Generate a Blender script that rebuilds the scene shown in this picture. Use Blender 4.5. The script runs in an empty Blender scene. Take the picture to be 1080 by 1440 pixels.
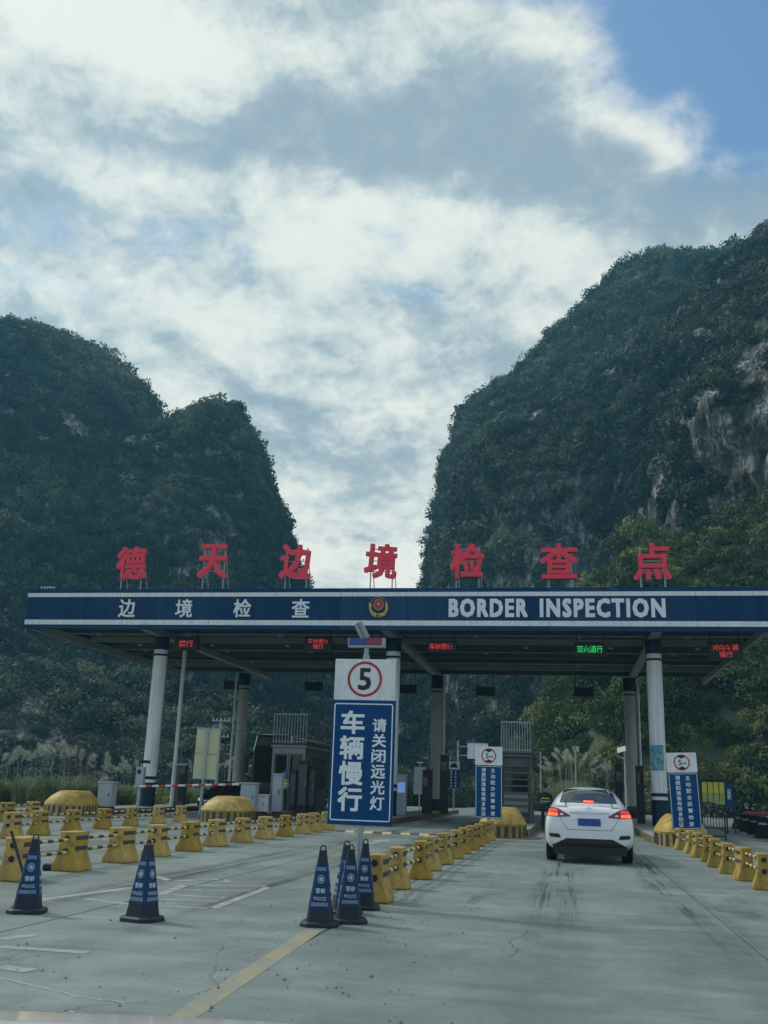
import bpy, math, random
import numpy as np
from mathutils import Vector, Matrix, noise
from mathutils.bvhtree import BVHTree
random.seed(7); rng = np.random.default_rng(7)
R = math.radians
sc = bpy.context.scene
col = sc.collection

# ------------------------------------------------------------------ camera
F = 1380.0; HC = 1.38                      # focal length in photo pixels, eye height
Yc = Vector((261, -398, F)).normalized()   # the road's direction seen from the camera
_b = F * F / (398 - 261 * .034)
Zc = Vector((.034 * _b, _b, F)); Zc = (Zc - Yc * Zc.dot(Yc)).normalized()
Xc = Zc.cross(Yc)
if Xc[0] < 0: Xc = -Xc
M = Matrix((Xc, Yc, Zc))                   # camera (right, up, forward) -> world
cam_d = bpy.data.cameras.new('camera'); cam = bpy.data.objects.new('camera', cam_d); col.objects.link(cam)
rgt, upv, fwd = M @ Vector((1, 0, 0)), M @ Vector((0, 1, 0)), M @ Vector((0, 0, 1))
mw = Matrix((rgt, upv, -fwd)).transposed().to_4x4(); mw.translation = (0, 0, HC)
cam.matrix_world = mw
cam_d.sensor_fit = 'VERTICAL'; cam_d.sensor_height = 36; cam_d.sensor_width = 27
cam_d.lens = 36 * F / 1440; cam_d.clip_start = .05; cam_d.clip_end = 6000
sc.camera = cam
sc.render.resolution_x, sc.render.resolution_y = 768, 1024
cy = sc.cycles; cy.max_bounces = 6; cy.diffuse_bounces = 3; cy.glossy_bounces = 3; cy.transmission_bounces = 2; cy.volume_bounces = 0; cy.transparent_max_bounces = 4

def ray(x, y): return M @ Vector((x - 540, 720 - y, F))
def AT(x, y, Y):                           # the place at depth Y seen at a photo pixel
    d = ray(x, y); return Vector((0, 0, HC)) + d * (Y / d.y)
def GR(x, y, z=0.):                        # the place on the ground seen at a photo pixel
    d = ray(x, y); return Vector((0, 0, HC)) + d * ((z - HC) / d.z)

# ------------------------------------------------------------------ world
SUN_EL, SUN_AZ = 44, -68                   # azimuth clockwise from +Y
w = bpy.data.worlds.new('World'); sc.world = w; w.use_nodes = True
nt = w.node_tree; nt.nodes.clear()
def N(t, **k):
    n = nt.nodes.new(t)
    for a, b in k.items(): setattr(n, a, b)
    return n
def L(a, b): nt.links.new(a, b)
def val(x, s):
    if isinstance(x, (int, float)): s.default_value = x
    else: L(x, s)
def MT(op, a, b=0., c=0., clamp=False):
    n = N('ShaderNodeMath', operation=op, use_clamp=clamp)
    val(a, n.inputs[0]); val(b, n.inputs[1]); val(c, n.inputs[2]); return n.outputs[0]
def MIX(f, a, b):
    n = N('ShaderNodeMix', data_type='RGBA'); val(f, n.inputs[0])
    for s, x in ((n.inputs[6], a), (n.inputs[7], b)):
        if isinstance(x, tuple): s.default_value = (*x, 1)
        else: L(x, s)
    return n.outputs[2]
def SM(x, a, b):
    n = N('ShaderNodeMapRange', interpolation_type='SMOOTHSTEP'); val(x, n.inputs[0])
    n.inputs[1].default_value = a; n.inputs[2].default_value = b; return n.outputs[0]
sky = N('ShaderNodeTexSky', sky_type='NISHITA', sun_disc=False, sun_elevation=R(SUN_EL), sun_rotation=R(SUN_AZ))
sky.air_density = 1.0; sky.dust_density = 1.5
tc = N('ShaderNodeTexCoord'); sep = N('ShaderNodeSeparateXYZ'); L(tc.outputs['Generated'], sep.inputs[0])
dx, dy, dz = sep.outputs
az = MT('ARCTAN2', dx, dy); el = MT('ARCSINE', dz)
# cloud layer coordinates (a flat layer overhead)
zz = MT('ADD', MT('MAXIMUM', dz, 0.0), .38)
cmb = N('ShaderNodeCombineXYZ'); L(MT('DIVIDE', dx, zz), cmb.inputs[0]); L(MT('DIVIDE', dy, zz), cmb.inputs[1])
def noise_w(vec, scale, detail, rough=.55, dist=0., off=0.):
    m = N('ShaderNodeMapping'); L(vec, m.inputs[0]); m.inputs['Location'].default_value = (off, off * .7, off * .3)
    n = N('ShaderNodeTexNoise'); L(m.outputs[0], n.inputs['Vector'])
    n.inputs['Scale'].default_value = scale; n.inputs['Detail'].default_value = detail
    n.inputs['Roughness'].default_value = rough; n.inputs['Distortion'].default_value = dist
    return n
nA = noise_w(cmb.outputs[0], 2.6, 10, .6, .15, 3.1).outputs[0]
nB = noise_w(cmb.outputs[0], 8.5, 12, .62, .25, 8.4).outputs[0]
nC = noise_w(cmb.outputs[0], 24., 8, .65, .3, 5.2).outputs[0]
nD = noise_w(cmb.outputs[0], 3.2, 7, .6, .2, 1.7).outputs[1]
ae = N('ShaderNodeCombineXYZ'); L(az, ae.inputs[0]); L(el, ae.inputs[1])
sub = N('ShaderNodeVectorMath', operation='SUBTRACT'); L(nD, sub.inputs[0]); sub.inputs[1].default_value = (.5, .5, .5)
scl = N('ShaderNodeVectorMath', operation='SCALE'); L(sub.outputs[0], scl.inputs[0]); scl.inputs[3].default_value = .16
aed = N('ShaderNodeVectorMath', operation='ADD'); L(ae.outputs[0], aed.inputs[0]); L(scl.outputs[0], aed.inputs[1])
def blob(px, py, rx, ry, rot=0.):
    """soft ellipse of sky around the direction of a photo pixel; radii in photo pixels"""
    d = ray(px, py).normalized(); a0 = math.atan2(d.x, d.y); e0 = math.asin(d.z)
    m = N('ShaderNodeMapping', vector_type='TEXTURE'); L(aed.outputs[0], m.inputs[0])
    m.inputs['Location'].default_value = (a0, e0, 0); m.inputs['Rotation'].default_value = (0, 0, R(rot))
    m.inputs['Scale'].default_value = (rx / F / math.cos(e0), ry / F, 1)
    vm = N('ShaderNodeVectorMath', operation='LENGTH')
    mul = N('ShaderNodeVectorMath', operation='MULTIPLY'); L(m.outputs[0], mul.inputs[0]); mul.inputs[1].default_value = (1, 1, 0)
    L(mul.outputs[0], vm.inputs[0])
    return SM(vm.outputs['Value'], 1.25, .25)
def total(lst):
    s = None
    for k, b in lst: 
        t = MT('MULTIPLY', b, k); s = t if s is None else MT('ADD', s, t)
    return s
gap = total([(1.2, blob(1010, 20, 330, 170, -25)), (.55, blob(640, 10, 90, 40)), (.42, blob(150, 325, 230, 55, 5)), (.4, blob(30, 385, 110, 22)),
             (.36, blob(545, 340, 60, 22, -15)), (.34, blob(570, 415, 90, 16)), (.35, blob(1050, 230, 160, 70, 10)), (.3, blob(330, 385, 70, 30, 20)), (.3, blob(460, 600, 100, 60))])
grey = total([(1.0, blob(540, 215, 300, 75, -8)), (.75, blob(820, 240, 260, 60, -18)), (.55, blob(260, 180, 170, 45, 10)), (.8, blob(480, 620, 200, 75, -10)),
              (.6, blob(320, 520, 150, 30, -20)), (.5, blob(700, 490, 160, 40, 5)), (.5, blob(30, 210, 90, 60)), (.45, blob(520, 745, 140, 22)), (.5, blob(150, 330, 260, 70, 0)), (.5, blob(960, 290, 200, 60))])
lite = total([(1.0, blob(180, 60, 330, 75, 0)), (.8, blob(420, 350, 260, 60, 8)), (.7, blob(840, 130, 190, 30, -28)), (.8, blob(640, 330, 330, 60, 5)), (.55, blob(200, 430, 300, 40)),
              (.6, blob(520, 545, 120, 14, -12)), (1.0, blob(520, 790, 260, 60)), (.6, blob(470, 500, 260, 50)), (.6, blob(640, 560, 120, 60, 40)), (.6, blob(180, 255, 200, 40, 5))])
cov = MT('ADD', MT('ADD', MT('MULTIPLY', nA, .9), MT('MULTIPLY', nB, .5)), MT('MULTIPLY', gap, -.44))
cov = MT('SUBTRACT', cov, MT('MULTIPLY', SM(dy, .5, -.5), .26))      # the cloud thins behind the camera, as it does toward the upper right
cov = SM(cov, .28, .60)
tone = MT('ADD', MT('ADD', MT('ADD', MT('MULTIPLY', nB, 1.15), MT('MULTIPLY_ADD', nC, .6, -.4)), MT('MULTIPLY', nA, .5)), MT('SUBTRACT', MT('MULTIPLY', lite, .17), MT('MULTIPLY', grey, .28)))
tone = SM(tone, .36, .98)
cloud = N('ShaderNodeValToRGB'); L(tone, cloud.inputs[0])
e = cloud.color_ramp.elements
e[0].position = 0; e[0].color = (3.5, 4.4, 5.0, 1)
e[1].position = 1; e[1].color = (9.9, 10.0, 8.9, 1)
for p, c in ((.3, (4.9, 5.8, 6.0, 1)), (.62, (7.2, 7.8, 7.4, 1))):
    x = cloud.color_ramp.elements.new(p); x.color = c
skyb = N('ShaderNodeMix', data_type='RGBA', blend_type='MULTIPLY'); skyb.inputs[0].default_value = 1
L(sky.outputs[0], skyb.inputs[6]); skyb.inputs[7].default_value = (1.25, 1.5, 1.65, 1)
fin = MIX(MT('MULTIPLY', cov, .94), skyb.outputs[2], cloud.outputs[0])
bg = N('ShaderNodeBackground'); L(fin, bg.inputs[0]); bg.inputs[1].default_value = .085
out = N('ShaderNodeOutputWorld'); L(bg.outputs[0], out.inputs[0])

sun_d = bpy.data.lights.new('sun', 'SUN'); sun_d.energy = 2.0; sun_d.angle = R(7); sun_d.color = (1, .95, .86)
sun = bpy.data.objects.new('sun', sun_d); col.objects.link(sun)
sv = Vector((math.sin(R(SUN_AZ)) * math.cos(R(SUN_EL)), math.cos(R(SUN_AZ)) * math.cos(R(SUN_EL)), math.sin(R(SUN_EL))))
sun.rotation_euler = sv.to_track_quat('Z', 'Y').to_euler(); sun.location = sv * 50 
sc.view_settings.view_transform = 'Standard'; sc.view_settings.look = 'None'
sc.view_settings.exposure = 0.22; sc.view_settings.gamma = 1; sc.view_settings.use_curve_mapping = False

# ------------------------------------------------------------------ helpers
def tag(o, label=None, cat=None, group=None, kind=None):
    for k, v in (('label', label), ('category', cat), ('group', group), ('kind', kind)):
        if v: o[k] = v
    return o
def empty(name, loc=(0, 0, 0), rz=0., label=None, cat=None, group=None):
    o = bpy.data.objects.new(name, None); col.objects.link(o); o.empty_display_size = .2
    o.location = loc; o.rotation_euler = (0, 0, rz); return tag(o, label, cat, group)
def copy_tree(o, parent=None):
    c = o.copy(); col.objects.link(c)
    if parent: c.parent = parent
    for ch in o.children: copy_tree(ch, c)
    return c

def mat(name, c, rough=.7, metal=0., var=.12, vs=3., bump=0., bs=20., emit=0., dirt=None, dirt_amt=.35, coat=0., spec=.5, vsc=None, rnd=0.):
    m = bpy.data.materials.new(name); m.use_nodes = True; t = m.node_tree; p = t.nodes['Principled BSDF']
    p.inputs['Roughness'].default_value = rough; p.inputs['Metallic'].default_value = metal
    p.inputs['Base Color'].default_value = (*c, 1); p.inputs['Coat Weight'].default_value = coat
    p.inputs['Specular IOR Level'].default_value = spec
    if emit:
        p.inputs['Emission Color'].default_value = (*c, 1); p.inputs['Emission Strength'].default_value = emit; return m
    if var or dirt or bump:
        tx = t.nodes.new('ShaderNodeTexCoord')
        n = t.nodes.new('ShaderNodeTexNoise'); n.inputs['Scale'].default_value = vs; n.inputs['Detail'].default_value = 6; n.inputs['Roughness'].default_value = .65
        if vsc:
            mp = t.nodes.new('ShaderNodeMapping'); mp.inputs['Scale'].default_value = vsc; t.links.new(tx.outputs['Object'], mp.inputs[0]); t.links.new(mp.outputs[0], n.inputs['Vector'])
        else: t.links.new(tx.outputs['Object'], n.inputs['Vector'])
        r = t.nodes.new('ShaderNodeValToRGB'); r.color_ramp.elements[0].position = .3; r.color_ramp.elements[1].position = .7
        d = dirt or tuple(x * (1 - var) for x in c); k = dirt_amt if dirt else 1
        r.color_ramp.elements[0].color = (*[x * (1 - k) + y * k for x, y in zip(c, d)], 1)
        r.color_ramp.elements[1].color = (*[min(1, x * (1 + var * .5)) for x in c], 1)
        t.links.new(n.outputs[0], r.inputs[0]); cs = r.outputs[0]
        if rnd:                                                    # each copy fades a little differently
            oi = t.nodes.new('ShaderNodeObjectInfo'); hv = t.nodes.new('ShaderNodeHueSaturation'); q = t.nodes.new('ShaderNodeMath'); q.operation = 'MULTIPLY_ADD'; q.inputs[1].default_value = rnd; q.inputs[2].default_value = 1 - rnd * .6
            t.links.new(oi.outputs['Random'], q.inputs[0]); t.links.new(q.outputs[0], hv.inputs['Value']); q2 = t.nodes.new('ShaderNodeMath'); q2.operation = 'MULTIPLY_ADD'; q2.inputs[1].default_value = -rnd * .6; q2.inputs[2].default_value = 1.05
            t.links.new(oi.outputs['Random'], q2.inputs[0]); t.links.new(q2.outputs[0], hv.inputs['Saturation']); t.links.new(cs, hv.inputs['Color']); cs = hv.outputs[0]
        t.links.new(cs, p.inputs['Base Color'])
        if bump:
            n2 = t.nodes.new('ShaderNodeTexNoise'); n2.inputs['Scale'].default_value = bs; n2.inputs['Detail'].default_value = 5
            t.links.new(tx.outputs['Object'], n2.inputs['Vector'])
            b = t.nodes.new('ShaderNodeBump'); b.inputs['Strength'].default_value = bump; b.inputs['Distance'].default_value = .02
            t.links.new(n2.outputs[0], b.inputs['Height']); t.links.new(b.outputs[0], p.inputs['Normal'])
    return m

class MB:
    def __init__(s): s.v = []; s.f = []; s.m = []
    def add(s, vs, fs, mi=0, T=None):
        b = len(s.v); s.v += [tuple(T @ Vector(v)) if T else tuple(v) for v in vs]
        s.f += [tuple(b + i for i in f) for f in fs]; s.m += [mi] * len(fs); return s
    def box(s, x0, x1, y0, y1, z0, z1, mi=0, T=None):
        v = [(x, y, z) for z in (z0, z1) for y in (y0, y1) for x in (x0, x1)]
        return s.add(v, [(0, 2, 3, 1), (4, 5, 7, 6), (0, 1, 5, 4), (2, 6, 7, 3), (0, 4, 6, 2), (1, 3, 7, 5)], mi, T)
    def cyl(s, p0, p1, r0, r1=None, n=12, mi=0, cap=True):
        p0, p1 = Vector(p0), Vector(p1); r1 = r0 if r1 is None else r1
        q = (p1 - p0).to_track_quat('Z', 'Y'); vs = []
        for p, r in ((p0, r0), (p1, r1)):
            for i in range(n):
                a = 2 * math.pi * i / n; vs.append(p + q @ Vector((r * math.cos(a), r * math.sin(a), 0)))
        fs = [(i, (i + 1) % n, n + (i + 1) % n, n + i) for i in range(n)]
        if cap: fs += [tuple(range(n - 1, -1, -1)), tuple(range(n, 2 * n))]
        return s.add(vs, fs, mi)
    def prism(s, poly, y0, y1, mi=0, T=None):      # (x, z) outline pushed along y
        n = len(poly); vs = [(x, y0, z) for x, z in poly] + [(x, y1, z) for x, z in poly]
        fs = [tuple(range(n)), tuple(range(2 * n - 1, n - 1, -1))] + [(i, n + i, n + (i + 1) % n, (i + 1) % n) for i in range(n)]
        return s.add(vs, fs, mi, T)
    def build(s, name, mats, parent=None, bevel=0., smooth=False, loc=None, seg=2):
        me = bpy.data.meshes.new(name); me.from_pydata(s.v, [], s.f)
        for m in (mats if isinstance(mats, (list, tuple)) else [mats]): me.materials.append(m)
        me.polygons.foreach_set('material_index', s.m)
        if smooth:
            me.polygons.foreach_set('use_smooth', [True] * len(s.f))
            try: me.set_sharp_from_angle(angle=R(38))
            except Exception: pass
        me.validate(); me.update()
        import bmesh
        bm = bmesh.new(); bm.from_mesh(me); bmesh.ops.recalc_face_normals(bm, faces=bm.faces); bm.to_mesh(me); bm.free()
        o = bpy.data.objects.new(name, me); col.objects.link(o)
        if parent: o.parent = parent
        if loc: o.location = loc
        if bevel:
            b = o.modifiers.new('bevel', 'BEVEL'); b.width = bevel; b.segments = seg; b.limit_method = 'ANGLE'; b.angle_limit = R(35)
        return o

_tc = {}
def text(name, s, w_, h_, m, parent=None, T=None, bold=.012, ext=.01, fit=True, space=1., shear=0.):
    """lettering w_ wide and h_ high, centred at T's origin, drawn in its xz plane facing -y"""
    key = (s, space, shear)
    if key not in _tc:
        cu = bpy.data.curves.new('lettering', 'FONT'); cu.body = s; cu.space_character = space; cu.resolution_u = 2; cu.extrude = .5; cu.shear = shear
        ob = bpy.data.objects.new('lettering', cu); col.objects.link(ob)
        dg = bpy.context.evaluated_depsgraph_get(); me = bpy.data.meshes.new_from_object(ob.evaluated_get(dg))
        a = np.empty(len(me.vertices) * 3); me.vertices.foreach_get('co', a); a = a.reshape(-1, 3)
        _tc[key] = (a.copy(), [tuple(p.vertices) for p in me.polygons])
        bpy.data.objects.remove(ob); bpy.data.meshes.remove(me); bpy.data.curves.remove(cu)
    a, fs = _tc[key]; lo, hi = a.min(0), a.max(0)
    kx = w_ / (hi[0] - lo[0]) if w_ else None; ky = h_ / (hi[1] - lo[1])
    if kx is None: kx = ky
    kw = 1 - 1.7 * bold * h_ / (kx * (hi[0] - lo[0])); k0 = 1 - 1.7 * bold                                              # a heavy face: copies of the thin glyph shifted round a small circle, each a hair deeper
    x = (a[:, 0] - (lo[0] + hi[0]) / 2) * kx * kw; z = (a[:, 1] - (lo[1] + hi[1]) / 2) * ky * k0; y = -(a[:, 2]) * ext
    mb = MB(); n = 8 if bold else 1; step = min(ext * .06, .0012) if ext < .05 else .002
    for k in range(n):
        c_, s_ = math.cos(k * math.pi / 4), math.sin(k * math.pi / 4); q_ = max(abs(c_), abs(s_)); sx = c_ / q_ * bold * h_ * .85; sz = s_ / q_ * bold * h_ * .85
        mb.add([Vector(q) for q in zip(x + sx, y + k * step, z + sz)], fs, 0, T)
    return mb.build(name, m, parent)
Tr = Matrix.Translation
def Tm(x, y, z, rx=0., ry=0., rz=0.): return Tr((x, y, z)) @ Matrix.Rotation(rz, 4, 'Z') @ Matrix.Rotation(rx, 4, 'X') @ Matrix.Rotation(ry, 4, 'Y')

# ------------------------------------------------------------------ materials
K = {}
K['white'] = mat('white_paint', (.72, .76, .78), .5, var=.12, vs=1.5, dirt=(.3, .3, .28), dirt_amt=.35)
K['colwhite'] = mat('column_white', (.78, .81, .84), .45, var=.1, vs=2.2, dirt=(.3, .31, .3), dirt_amt=.55, vsc=(3, 3, .22))
K['navy'] = mat('navy_panel', (.001, .048, .135), .55, var=.35, vs=1.2, spec=.2, vsc=(2, 2, .25), rnd=.25)
K['navyd'] = mat('navy_dark', (.002, .02, .05), .5, var=.2, spec=.3)
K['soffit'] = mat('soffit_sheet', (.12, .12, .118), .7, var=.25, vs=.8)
K['beam'] = mat('beam_paint', (.34, .34, .33), .6, var=.2, vs=1.)
K['black'] = mat('black_plastic', (.012, .012, .014), .5, var=.3)
K['steel'] = mat('galvanised_steel', (.34, .38, .4), .42, .7, var=.2, vs=4)
K['red'] = mat('red_sign_paint', (.9, .04, .085), .4, var=.12, vs=1.2)
K['yellow'] = mat('yellow_barrier_paint', (.56, .36, .045), .6, var=.2, vs=4.5, dirt=(.12, .09, .05), dirt_amt=.8, rnd=.28, bump=.35, bs=14)
K['yblack'] = mat('faded_black_stripe', (.05, .052, .06), .6, var=.3, vs=10)
K['yfade'] = mat('pale_yellow_stripe', (.6, .5, .22), .55, var=.25, vs=8)
K['concrete'] = mat('kerb_concrete', (.26, .26, .245), .85, var=.3, vs=2, bump=.4, bs=8)
K['signblue'] = mat('sign_blue', (.001, .06, .19), .5, var=.1, vs=2, spec=.2)
K['signwhite'] = mat('sign_white', (.8, .83, .86), .4, var=.08, vs=2.5, dirt=(.4, .42, .42), dirt_amt=.5, vsc=(3, 3, .5))
K['signred'] = mat('sign_red', (.42, .018, .03), .45, var=.1)
K['letter'] = mat('white_lettering', (.8, .84, .87), .45, var=.08, vs=3)
K['ink'] = mat('black_lettering', (.012, .014, .018), .5, var=.1)
K['cone'] = mat('cone_rubber', (.008, .017, .034), .6, var=.3, vs=20, bump=.1)
K['coneblue'] = mat('cone_reflective_blue', (.002, .042, .13), .4, var=.25, vs=12, spec=.25)
K['coneprint'] = mat('cone_print', (.5, .58, .66), .4, var=.3, vs=30)
K['booth'] = mat('booth_grey', (.085, .095, .10), .5, .2, var=.2, vs=1.5)
K['boothlight'] = mat('booth_light_grey', (.25, .28, .30), .45, var=.15, vs=2)
K['glass'] = mat('dark_glass', (.012, .016, .02), .06, var=0, spec=.6)
K['chrome'] = mat('chrome', (.75, .77, .8), .12, 1, var=0)
K['carwhite'] = mat('white_car_paint', (.72, .75, .77), .28, var=.03, vs=2, coat=.8)
K['cardark'] = mat('black_car_paint', (.006, .007, .008), .3, var=0, coat=.3, spec=.3)
K['tyre'] = mat('tyre_rubber', (.014, .014, .015), .85, var=.3, bump=.3)
K['trim'] = mat('black_trim', (.01, .01, .012), .55, var=.2)
K['cab'] = mat('cabinet_grey', (.36, .41, .45), .5, .1, var=.12, vs=2)
K['hi'] = mat('hi_vis_yellow', (.3, .5, .03), .7, var=.15)
K['cloth'] = mat('dark_navy_cloth', (.012, .018, .035), .85, var=.3)
K['skin'] = mat('skin', (.36, .2, .13), .6, var=.1)
K['bluecap'] = mat('blue_cloth', (.05, .2, .5), .7, var=.2)
K['barred'] = mat('dull_red_plastic', (.22, .015, .03), .5, var=.2)
K['pale'] = mat('pale_back_of_sign', (.58, .58, .36), .6, var=.1, vs=1.5)
K['board'] = mat('notice_yellow', (.62, .52, .06), .5, var=.2, vs=5)
K['boardg'] = mat('notice_green', (.34, .42, .12), .5, var=.3, vs=7)
K['gold'] = mat('badge_gold', (.5, .36, .12), .35, .5, var=.25, vs=6)
K['badgered'] = mat('badge_red', (.34, .03, .05), .4, var=.1)
K['solar'] = mat('solar_cell', (.02, .03, .06), .15, var=0)
K['ledred'] = mat('led_red', (1., .07, .08), emit=.5)
K['ledgreen'] = mat('led_green', (.05, 1., .2), emit=.6)
K['dirtyred'] = mat('barrier_red', (.5, .03, .04), .5, var=.15)

# ------------------------------------------------------------------ rock, ground and foliage materials
def rock_material():
    m = bpy.data.materials.new('limestone_cliff'); m.use_nodes = True; t = m.node_tree; p = t.nodes['Principled BSDF']; p.inputs['Roughness'].default_value = .9
    g = t.nodes.new('ShaderNodeNewGeometry')
    def nz(scale, sx, sz, det=8):
        mp = t.nodes.new('ShaderNodeMapping'); mp.inputs['Scale'].default_value = (sx, sx, sz); t.links.new(g.outputs['Position'], mp.inputs[0])
        n = t.nodes.new('ShaderNodeTexNoise'); n.inputs['Scale'].default_value = scale; n.inputs['Detail'].default_value = det; n.inputs['Roughness'].default_value = .7
        t.links.new(mp.outputs[0], n.inputs['Vector']); return n.outputs[0]
    a = nz(.55, 1, .3, 12); b = nz(.2, 1, .6, 10)
    r = t.nodes.new('ShaderNodeValToRGB'); t.links.new(a, r.inputs[0])
    r.color_ramp.elements[0].position = .36; r.color_ramp.elements[0].color = (.05, .052, .05, 1)
    r.color_ramp.elements[1].position = .62; r.color_ramp.elements[1].color = (.72, .72, .7, 1)
    x = r.color_ramp.elements.new(.5); x.color = (.26, .26, .25, 1)
    r2 = t.nodes.new('ShaderNodeValToRGB'); t.links.new(b, r2.inputs[0]); r2.color_ramp.elements[0].position = .42; r2.color_ramp.elements[1].position = .52
    mx = t.nodes.new('ShaderNodeMix'); mx.data_type = 'RGBA'; t.links.new(r2.outputs[0], mx.inputs[0])
    mx.inputs[6].default_value = (.018, .026, .014, 1); t.links.new(r.outputs[0], mx.inputs[7]); t.links.new(mx.outputs[2], p.inputs['Base Color'])
    mp = t.nodes.new('ShaderNodeMapping'); mp.inputs['Scale'].default_value = (.55, .55, .2); vv = t.nodes.new('ShaderNodeVectorMath'); vv.operation = 'MULTIPLY_ADD'; dn = t.nodes.new('ShaderNodeTexNoise'); dn.inputs['Scale'].default_value = .4; dn.inputs['Detail'].default_value = 6
    t.links.new(g.outputs['Position'], dn.inputs['Vector']); t.links.new(dn.outputs[1], vv.inputs[0]); vv.inputs[1].default_value = (3, 3, 3); t.links.new(g.outputs['Position'], vv.inputs[2]); t.links.new(vv.outputs[0], mp.inputs[0])
    vo = t.nodes.new('ShaderNodeTexVoronoi'); vo.feature = 'DISTANCE_TO_EDGE'; vo.inputs['Scale'].default_value = 1.; t.links.new(mp.outputs[0], vo.inputs['Vector']); mr = t.nodes.new('ShaderNodeMapRange'); mr.inputs[2].default_value = .12; mr.inputs[3].default_value = .18; t.links.new(vo.outputs['Distance'], mr.inputs[0])
    cm = t.nodes.new('ShaderNodeMix'); cm.data_type = 'RGBA'; cm.blend_type = 'MULTIPLY'; cm.inputs[0].default_value = 1; t.links.new(mx.outputs[2], cm.inputs[6]); cc = t.nodes.new('ShaderNodeCombineColor'); [t.links.new(mr.outputs[0], cc.inputs[i]) for i in range(3)]; t.links.new(cc.outputs[0], cm.inputs[7]); t.links.new(cm.outputs[2], p.inputs['Base Color'])
    bp = t.nodes.new('ShaderNodeBump'); bp.inputs['Distance'].default_value = 2.5; bp.inputs['Strength'].default_value = 1.
    t.links.new(a, bp.inputs['Height']); t.links.new(bp.outputs[0], p.inputs['Normal']); return m
def leaf_material(name, c1, c2, c3=None):
    m = bpy.data.materials.new(name); m.use_nodes = True; t = m.node_tree; p = t.nodes['Principled BSDF']
    p.inputs['Roughness'].default_value = .65; p.inputs['Specular IOR Level'].default_value = .25
    oi = t.nodes.new('ShaderNodeObjectInfo'); g = t.nodes.new('ShaderNodeNewGeometry')
    n = t.nodes.new('ShaderNodeTexNoise'); n.inputs['Scale'].default_value = .035; n.inputs['Detail'].default_value = 3; t.links.new(g.outputs['Position'], n.inputs['Vector'])
    ad = t.nodes.new('ShaderNodeMath'); ad.operation = 'MULTIPLY_ADD'; t.links.new(oi.outputs['Random'], ad.inputs[0]); ad.inputs[1].default_value = .75
    ma = t.nodes.new('ShaderNodeMath'); ma.operation = 'MULTIPLY_ADD'; t.links.new(n.outputs[0], ma.inputs[0]); ma.inputs[1].default_value = 2.0; ma.inputs[2].default_value = -.86
    t.links.new(ma.outputs[0], ad.inputs[2])
    r = t.nodes.new('ShaderNodeValToRGB'); t.links.new(ad.outputs[0], r.inputs[0]); r.color_ramp.elements[0].position = .1; r.color_ramp.elements[1].position = .95
    r.color_ramp.elements[0].color = (*c1, 1); r.color_ramp.elements[1].color = (*c2, 1)
    if c3: x = r.color_ramp.elements.new(.62); x.color = (*c3, 1)
    t.links.new(r.outputs[0], p.inputs['Base Color'])
    tr = t.nodes.new('ShaderNodeBsdfTranslucent'); t.links.new(r.outputs[0], tr.inputs[0])
    ms = t.nodes.new('ShaderNodeMixShader'); ms.inputs[0].default_value = .25
    t.links.new(p.outputs[0], ms.inputs[1]); t.links.new(tr.outputs[0], ms.inputs[2]); t.links.new(ms.outputs[0], t.nodes['Material Output'].inputs[0]); return m
K['rock'] = rock_material()
K['leaf'] = leaf_material('hill_foliage', (.005, .015, .013), (.15, .185, .11), (.042, .068, .045))
K['leafl'] = leaf_material('fresh_foliage', (.018, .04, .014), (.28, .31, .085), (.09, .13, .04))
K['grassm'] = leaf_material('tall_grass', (.11, .16, .08), (.26, .31, .18))
K['plume'] = mat('pampas_plume', (.52, .54, .48), .9, var=.2, vs=3)
K['bark'] = mat('bark', (.09, .075, .06), .9, var=.3, vs=5, bump=.4)
K['earth'] = mat('verge_earth', (.07, .085, .045), .95, var=.5, vs=.3, dirt=(.04, .06, .025), bump=.5, bs=2)

# ------------------------------------------------------------------ ground and road
def sheet(name, x0, x1, y0, y1, z, m, kind='structure', parent=None):
    mb = MB(); mb.add([(x0, y0, z), (x1, y0, z), (x1, y1, z), (x0, y1, z)], [(0, 1, 2, 3)]); o = mb.build(name, m, parent)
    if kind: o['kind'] = kind
    return o
sheet('ground', -1500, 1500, -300, 3000, -.1, K['earth'])

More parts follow.
